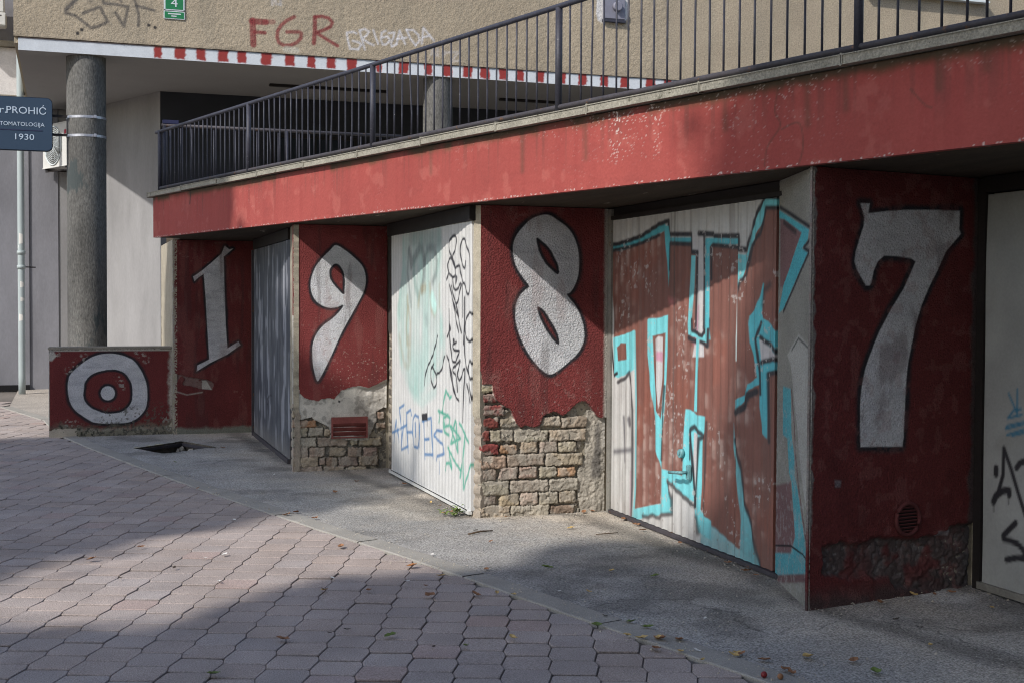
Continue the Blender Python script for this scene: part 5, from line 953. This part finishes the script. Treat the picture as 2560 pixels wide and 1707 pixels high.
text('lettering', '1930', M['letter'], -.645, -.405, 3.735, 18.718, .078, sg)
MB().box(-1.1, -.30, 18.716, 18.7195, 3.858, 3.868).build('rule', M['navyline'], sg)
for z in (4.085, 3.83):
    m = MB(); ring = [(.27+.266*math.cos(2*math.pi*k/40), 18.955+.266*math.sin(2*math.pi*k/40)) for k in range(40)]
    a_ = [m.bm.verts.new((x, y, z-.017)) for x, y in ring]; b_ = [m.bm.verts.new((x, y, z+.017)) for x, y in ring]
    for k in range(40): m.bm.faces.new((a_[k], a_[(k+1) % 40], b_[(k+1) % 40], b_[k]))
    m.build('strap', M['steel'], sg)
    MB().box(.36, .40, 18.66, 18.70, z-.022, z+.022, .004).build('clamp', M['steel'], sg); MB().box(-.19, .02, 18.80, 18.83, z-.016, z+.016).build('arm', M['darkframe'], sg)

# ---- house number plate and the small wall box
hn = thing('house_number_plate', 'green house number plate with a white 4 above the striped edge', 'sign', (1.43, YF-.03, 5.47)); yy = YF-.034
MB().box(1.29, 1.572, yy, yy+.012, 5.595, 5.83, .004).build('plate', M['greywhite'], hn); MB().box(1.312, 1.55, yy-.002, yy+.004, 5.612, 5.81).build('green_field', M['green'], hn)
text('numeral', '4', M['greywhite'], 1.385, 1.475, 5.645, yy-.003, .115, hn)
MB().box(1.288, 1.574, yy, yy+.012, 5.475, 5.588, .004).build('plate', M['greywhite'], hn); MB().box(1.30, 1.56, yy-.002, yy+.004, 5.488, 5.576).build('green_field', M['green'], hn)
MB().box(1.345, 1.52, yy-.004, yy-.001, 5.54, 5.556).build('worn_lettering', M['greywhite'], hn); MB().box(1.39, 1.46, yy-.004, yy-.001, 5.51, 5.524).build('worn_lettering', M['greywhite'], hn)
for x in (1.302, 1.562):
    for z in (5.60, 5.82): MB().tube([(x, yy-.001, z), (x, yy-.006, z)], .008, 8).build('screw', M['darkframe'], hn)
wb = thing('wall_box', 'grey square box with a round knob on a white patch of the facade', 'box', (8.06, YF-.03, 5.93)); (x0, zt), (x1, zb) = [(7.867,6.313),(8.232,5.918)]; (kx, kz), _ = [(8.089,6.161),(8.125,6.164)]
MB().box(x0, x1, YF-.07, YF-.02, zb+.05, zt, .01).build('box', M['grey'], wb); MB().box(x0-.01, x1+.01, YF-.075, YF-.02, zb, zb+.045, .006).build('base_lip', M['iron'], wb)
MB().tube([(kx, YF-.069, kz), (kx, YF-.13, kz), (kx, YF-.135, kz)], [.078, .072, .06], 24).build('knob', M['grey'], wb)

# ================================================================ litter on the ground
def leaf_mesh(name, m_, seed, Ln=.07):
    r = random.Random(seed); bm = bmesh.new(); n = 6; rows = []; cu = r.uniform(-14, 14); lift_ = r.uniform(.1, .35)
    for i in range(n+1):
        t = i/n; w = Ln*.30*math.sin(math.pi*min(.98, t*.95+.03))**.8*(1+r.uniform(-.2, .2)); z = .004+lift_*Ln*(t-.5)**2*4*.5+r.uniform(0, .002); x = (t-.5)*Ln
        rows.append([bm.verts.new((x, -w, z+w*.5*r.uniform(.4, 1.2))), bm.verts.new((x, 0, z)), bm.verts.new((x, w, z+w*.5*r.uniform(.4, 1.2)))])
    for a, b in zip(rows[:-1], rows[1:]):
        for k in range(2): bm.faces.new((a[k], a[k+1], b[k+1], b[k]))
    st = [bm.verts.new((-.5*Ln, -.0015, .006)), bm.verts.new((-.5*Ln, .0015, .006)), bm.verts.new((-.8*Ln, 0, .008))]; bm.faces.new(st)
    me = bpy.data.meshes.new(name); bm.to_mesh(me); bm.free(); me.materials.append(m_); return me
LM = {k: [leaf_mesh('fallen_leaf', M[mm], s+i*7) for i in range(3)] for k, mm, s in (('y', 'yleaf', 1), ('b', 'bleaf', 2), ('o', 'oleaf', 3), ('g', 'gleaf', 4), ('d', 'dleaf', 5), ('w', 'paper', 6))}
LV = {'y': [(2.032,7.147),(1.982,5.714),(2.206,6.644),(3.034,6.986),(2.700,9.788),(2.518,5.602),(2.557,5.529),(2.635,5.496),(2.629,5.265),(2.828,5.132),(2.864,5.169),(2.278,6.571),(4.560,5.528),(3.785,5.000),(1.325,6.985),(4.350,5.901),(3.130,5.000),(3.336,8.397),(2.692,6.509),(2.656,5.106),(2.662,9.280)],
      'b': [(2.081,6.623),(1.881,6.922),(1.838,6.681),(1.556,6.911),(2.541,5.336),(2.640,8.081),(2.090,10.548),(0.440,8.567),(1.035,11.105),(1.529,9.536),(1.614,9.623),(2.099,10.592),(1.664,8.198),(0.947,6.024),(0.135,8.249),(1.695,9.320),(2.919,5.021),(2.929,4.856),(2.926,4.800),(2.714,5.448),(4.471,5.883),(2.634,5.489),(1.572,14.075),(3.839,8.621),(3.825,8.380),(3.812,7.655),(3.802,6.981),(3.792,6.729),(3.786,6.615),(2.726,9.615),(2.735,9.315),(3.680,9.005),(3.759,9.038),(4.064,5.798),(4.588,5.886),(2.747,10.833),(2.395,11.119),(3.292,4.881),(2.343,7.246),(2.872,5.138),(3.777,8.161)],
      'o': [(3.642,9.113),(3.054,8.973),(2.442,12.092),(1.945,7.468),(3.868,8.909)],
      'g': [(1.441,5.933),(1.727,5.655),(2.447,5.807),(3.216,6.772),(2.635,5.829),(2.670,5.703),(2.701,7.181),(3.284,4.710),(0.578,5.548),(0.992,12.965)],
      'd': [(1.269,6.113),(1.177,6.079),(1.582,5.688),(2.464,5.842),(1.270,6.120),(2.564,5.987),(2.520,5.602),(1.327,7.004),(3.943,5.295),(3.926,5.466),(2.670,8.505),(0.594,7.846),(0.278,7.646),(-0.073,8.618)],
      'w': [(1.814,7.072),(0.803,7.381),(0.793,8.081),(0.922,8.157),(1.428,7.282),(1.136,9.440),(1.778,11.793),(2.707,5.254),(3.021,5.781),(2.546,6.576),(2.152,7.771),(1.509,10.679)]}
KIND = {'y': 'small curled yellow leaf', 'b': 'small dry brown leaf', 'o': 'small orange leaf', 'g': 'small green leaf', 'd': 'tiny dark shrivelled leaf', 'w': 'tiny pale scrap or faded leaf'}
rnd = random.Random(11)
for k, pts in LV.items():
    for i, (x, y) in enumerate(pts):
        on = 'red pavers' if x < strip_x(y) else ('pale edging strip' if x < strip_x(y)+.17 else 'grey asphalt')
        o = bpy.data.objects.new('fallen_leaf', LM[k][i % 3]); C.objects.link(o)
        s = rnd.uniform(.6, 1.1)*(.6 if k in 'dw' else 1); o.scale = (s, s*rnd.uniform(.7, 1.2), s); o.rotation_euler = (rnd.uniform(-.2, .2), rnd.uniform(-.2, .2), rnd.uniform(0, 6.28)); o.location = (x, y, .012)
        tag(o, KIND[k]+' lying on the '+on, 'leaf', KIND[k]+' litter on the '+on)
(tx, ty), (tx2, ty2) = [(2.580,8.389),(2.781,8.471)]
t = MB(); t.tube([(tx, ty, .014), ((tx+tx2)/2, (ty+ty2)/2+.01, .018), (tx2, ty2, .013)], [.006, .007, .004], 7); tag(t.build('twig', M['twig']), 'short dark twig lying on the sunlit asphalt', 'twig')
(tx, ty), (tx2, ty2) = [(3.406,8.116),(3.581,8.141)]
t = MB(); t.tube([(tx, ty, .014), ((tx+tx2)/2, (ty+ty2)/2-.008, .016), (tx2, ty2, .013)], [.003, .004, .003], 7); tag(t.build('twig', M['twig']), 'thin twig at the edge of the shade before the brown door', 'twig')
for (x, y), lb, r in zip([(2.789,4.796),(2.843,4.754)], ('red berry lying at the bottom edge on the pale edging strip', 'dark wine coloured berry beside the red one'), (.014, .013)):
    m = MB(); bmesh.ops.create_uvsphere(m.bm, u_segments=16, v_segments=10, radius=r)
    for v in m.bm.verts: v.co = v.co+Vector((x, y, .01+r)); 
    for f in m.bm.faces: f.smooth = True
    tag(m.build('berry', M['berry'] if r > .0135 else M['bleaf']), lb, 'berry')
(wx, wy), = [(2.728,9.185)]
m = MB(); rnd = random.Random(9)
for k in range(46):
    a = rnd.uniform(0, 6.28); rr = rnd.uniform(0, .11); bx, by = wx+rr*math.cos(a)*1.1, wy+rr*math.sin(a)*.6; h = rnd.uniform(.01, .07); l = rnd.uniform(.02, .05); th = rnd.uniform(0, 6.28); dx, dy = math.cos(th), math.sin(th)
    vs = [m.bm.verts.new(p) for p in ((bx, by, h), (bx+dx*l*.5-dy*l*.3, by+dy*l*.5+dx*l*.3, h+.012), (bx+dx*l, by+dy*l, h+rnd.uniform(-.01, .02)), (bx+dx*l*.5+dy*l*.3, by+dy*l*.5-dx*l*.3, h+.012))]; m.bm.faces.new(vs)
wd = m.build('weed', M['gleaf']); tag(wd, 'low green weed at the foot of the white door', 'plant')
m = MB()
for k in range(9):
    a = rnd.uniform(0, 6.28); m.tube([(wx, wy, .005), (wx+.06*math.cos(a), wy+.04*math.sin(a), rnd.uniform(.02, .05))], .0018, 5)
m.build('stem', M['gleaf'], wd)

def grit():
    rng = np.random.default_rng(12); V = []; F = []
    oct_ = np.array([(1, 0, 0), (-1, 0, 0), (0, 1, 0), (0, -1, 0), (0, 0, 1), (0, 0, -.4)]); fc = [(0, 2, 4), (2, 1, 4), (1, 3, 4), (3, 0, 4)]
    lines = [((2.80, 9.1), (2.80, 11.5), .10, 150), ((2.9, 8.97), (3.85, 8.97), .09, 170), ((3.84, 6.6), (3.84, 8.9), .08, 170), ((3.62, 5.74), (4.8, 5.95), .10, 190), ((2.0, 11.93), (2.85, 11.93), .09, 120), ((2.02, 12.7), (2.05, 15.2), .08, 70), ((-.1, 15.72), (2.0, 15.66), .10, 130), ((4.78, 4.2), (4.78, 5.9), .09, 110)]
    pts = [np.array(a)+(np.array(b)-np.array(a))*rng.random()+rng.normal(0, w, 2)*np.array((1, 1)) for a, b, w, n in lines for _ in range(n)]
    pts += [np.array((strip_x(y)+rng.normal(.08, .10), y)) for y in rng.uniform(4.6, 13, 520)]+[np.array((rng.uniform(2.2, 4.8), rng.uniform(4.6, 9))) for _ in range(420)]
    for q in pts:
        s = rng.uniform(.002, .0065)*(1.8 if rng.random() < .06 else 1); r = rng.uniform(0, 6.3); R_ = np.array(((math.cos(r), -math.sin(r), 0), (math.sin(r), math.cos(r), 0), (0, 0, 1)))
        k = len(V); V += list((oct_*rng.uniform(.6, 1.3, (6, 3))*s)@R_.T+np.array((q[0], q[1], .010))); F += [tuple(k+i for i in f) for f in fc]
    o = mesh_obj('grit', V, F, M['plaster']); tag(o, 'loose grit and crumbs of mortar along the foot of the garages', 'grit', kind='stuff')
grit()

# ================================================================ the two street trees that shade the yard (outside the frame)
def tree(label, poly, h0, h1, count, seed, base):
    rng = np.random.default_rng(seed); P = np.array(poly); lo, hi = P.min(0), P.max(0); pts = np.empty((0, 2))
    while len(pts) < count:
        q = rng.uniform(lo, hi, (count, 2)); pts = np.concatenate([pts, q[Panel._in(q[:, 0], q[:, 1], poly)]])
    pts = pts[:count]+rng.normal(0, .15, (count, 2)); h = rng.uniform(h0, h1, count)
    cl = np.floor(rng.random(count)*40)
    pos = np.column_stack([pts[:, 0]-1.06*h, pts[:, 1]-.62*h, h])
    n = rng.normal(size=(count, 3)); n /= np.linalg.norm(n, axis=1)[:, None]; a = np.cross(n, rng.normal(size=(count, 3))); a /= np.linalg.norm(a, axis=1)[:, None]; b = np.cross(n, a)
    s = rng.uniform(.07, .15, count)[:, None]
    V = np.stack([pos-a*s*1.3, pos-b*s*.7, pos+a*s*1.3, pos+b*s*.7], 1).reshape(-1, 3); F = np.arange(count*4).reshape(-1, 4)
    t = thing('tree', label, 'tree', base); mesh_obj('crown', V, F.tolist(), M['foliage'], t)
    c = pos.mean(0); m = MB(); bx, by, _ = base
    m.tube([(bx, by, -.05), (bx+.05, by, 1.5), (bx*.8+c[0]*.2, by*.8+c[1]*.2, h0*.75), (c[0], c[1], (h0+h1)/2)], [.24, .2, .17, .07], 14); r2 = random.Random(seed)
    for k in range(9):
        q = pos[r2.randrange(count)]; s0 = Vector((bx*.8+c[0]*.2, by*.8+c[1]*.2, h0*.75)); e = Vector(q); m.tube([s0, s0.lerp(e, .5)+Vector((0, 0, .3)), e], [.09, .06, .02], 8)
    m.build('trunk', M['bark'], t)
LOWER = [(-2.5, 6.5), (-.9, 6.75), (-.3, 6.7), (.12, 6.45), (.43, 6.35), (.67, 6.55), (1.0, 6.85), (1.3, 7.2), (1.7, 7.15), (2.36, 7.2), (2.76, 7.25), (3.1, 7.75), (3.45, 7.95), (3.75, 7.5), (4.3, 7.35), (5.2, 7.6), (6.0, 7.85), (6.6, 7.95), (7.4, 7.6), (8.6, 6), (9, 3), (7, 1.2), (3, 1), (-1, 2.5), (-2.8, 4.5)]
UPPER = [(-3.5, 7.2), (-.9, 7.5), (-.37, 8.0), (-.06, 8.55), (.29, 8.9), (.67, 9.1), (1.09, 9.5), (1.54, 9.7), (2.2, 10.15), (2.8, 11.0), (3.0, 11.6), (3.15, 12.3), (3.05, 12.8), (3.5, 13.6), (3.7, 14.5), (4.35, 14.9), (4.7, 15.6), (4.75, 17.0), (4.2, 17.8), (2.8, 17.8), (1.0, 16.9), (-.15, 15.75), (-.8, 15.6), (-2.5, 15.0), (-4.5, 12.5), (-5, 9.5)]
tree('leafy street tree standing left of the view, nearest the camera', LOWER, 8.5, 12, 24000, 1, (-9.6, -1.6, 0))
tree('leafy street tree standing left of the view, farther from the camera', UPPER, 8.5, 12, 24000, 2, (-10.4, 6.0, 0))

ob = thing('apartment_building', 'unseen plain building added behind the viewpoint to block low sky light', 'building', (2, -17, 0))  # added out of view: its height shuts out low sky light on the piers
MB().box(-16, 26, -26, -16, -.05, 13.6).build('wall', mat('far_render', L(132, 124, 112), .95, .1, 1), ob); MB().box(-16.3, 26.3, -26.3, -15.7, 13.6, 14.0).build('roof', M['concrete'], ob)
for fl_ in range(4):
    for k in range(11):
        x = -14+k*3.6; z = 1.2+fl_*3.0
        w = MB().box(x, x+1.5, -16.03, -15.98, z, z+1.5).build('window', M['white'], ob); MB().box(x+.08, x+1.42, -15.975, -15.97, z+.08, z+1.42).build('pane', M['glass'], w)
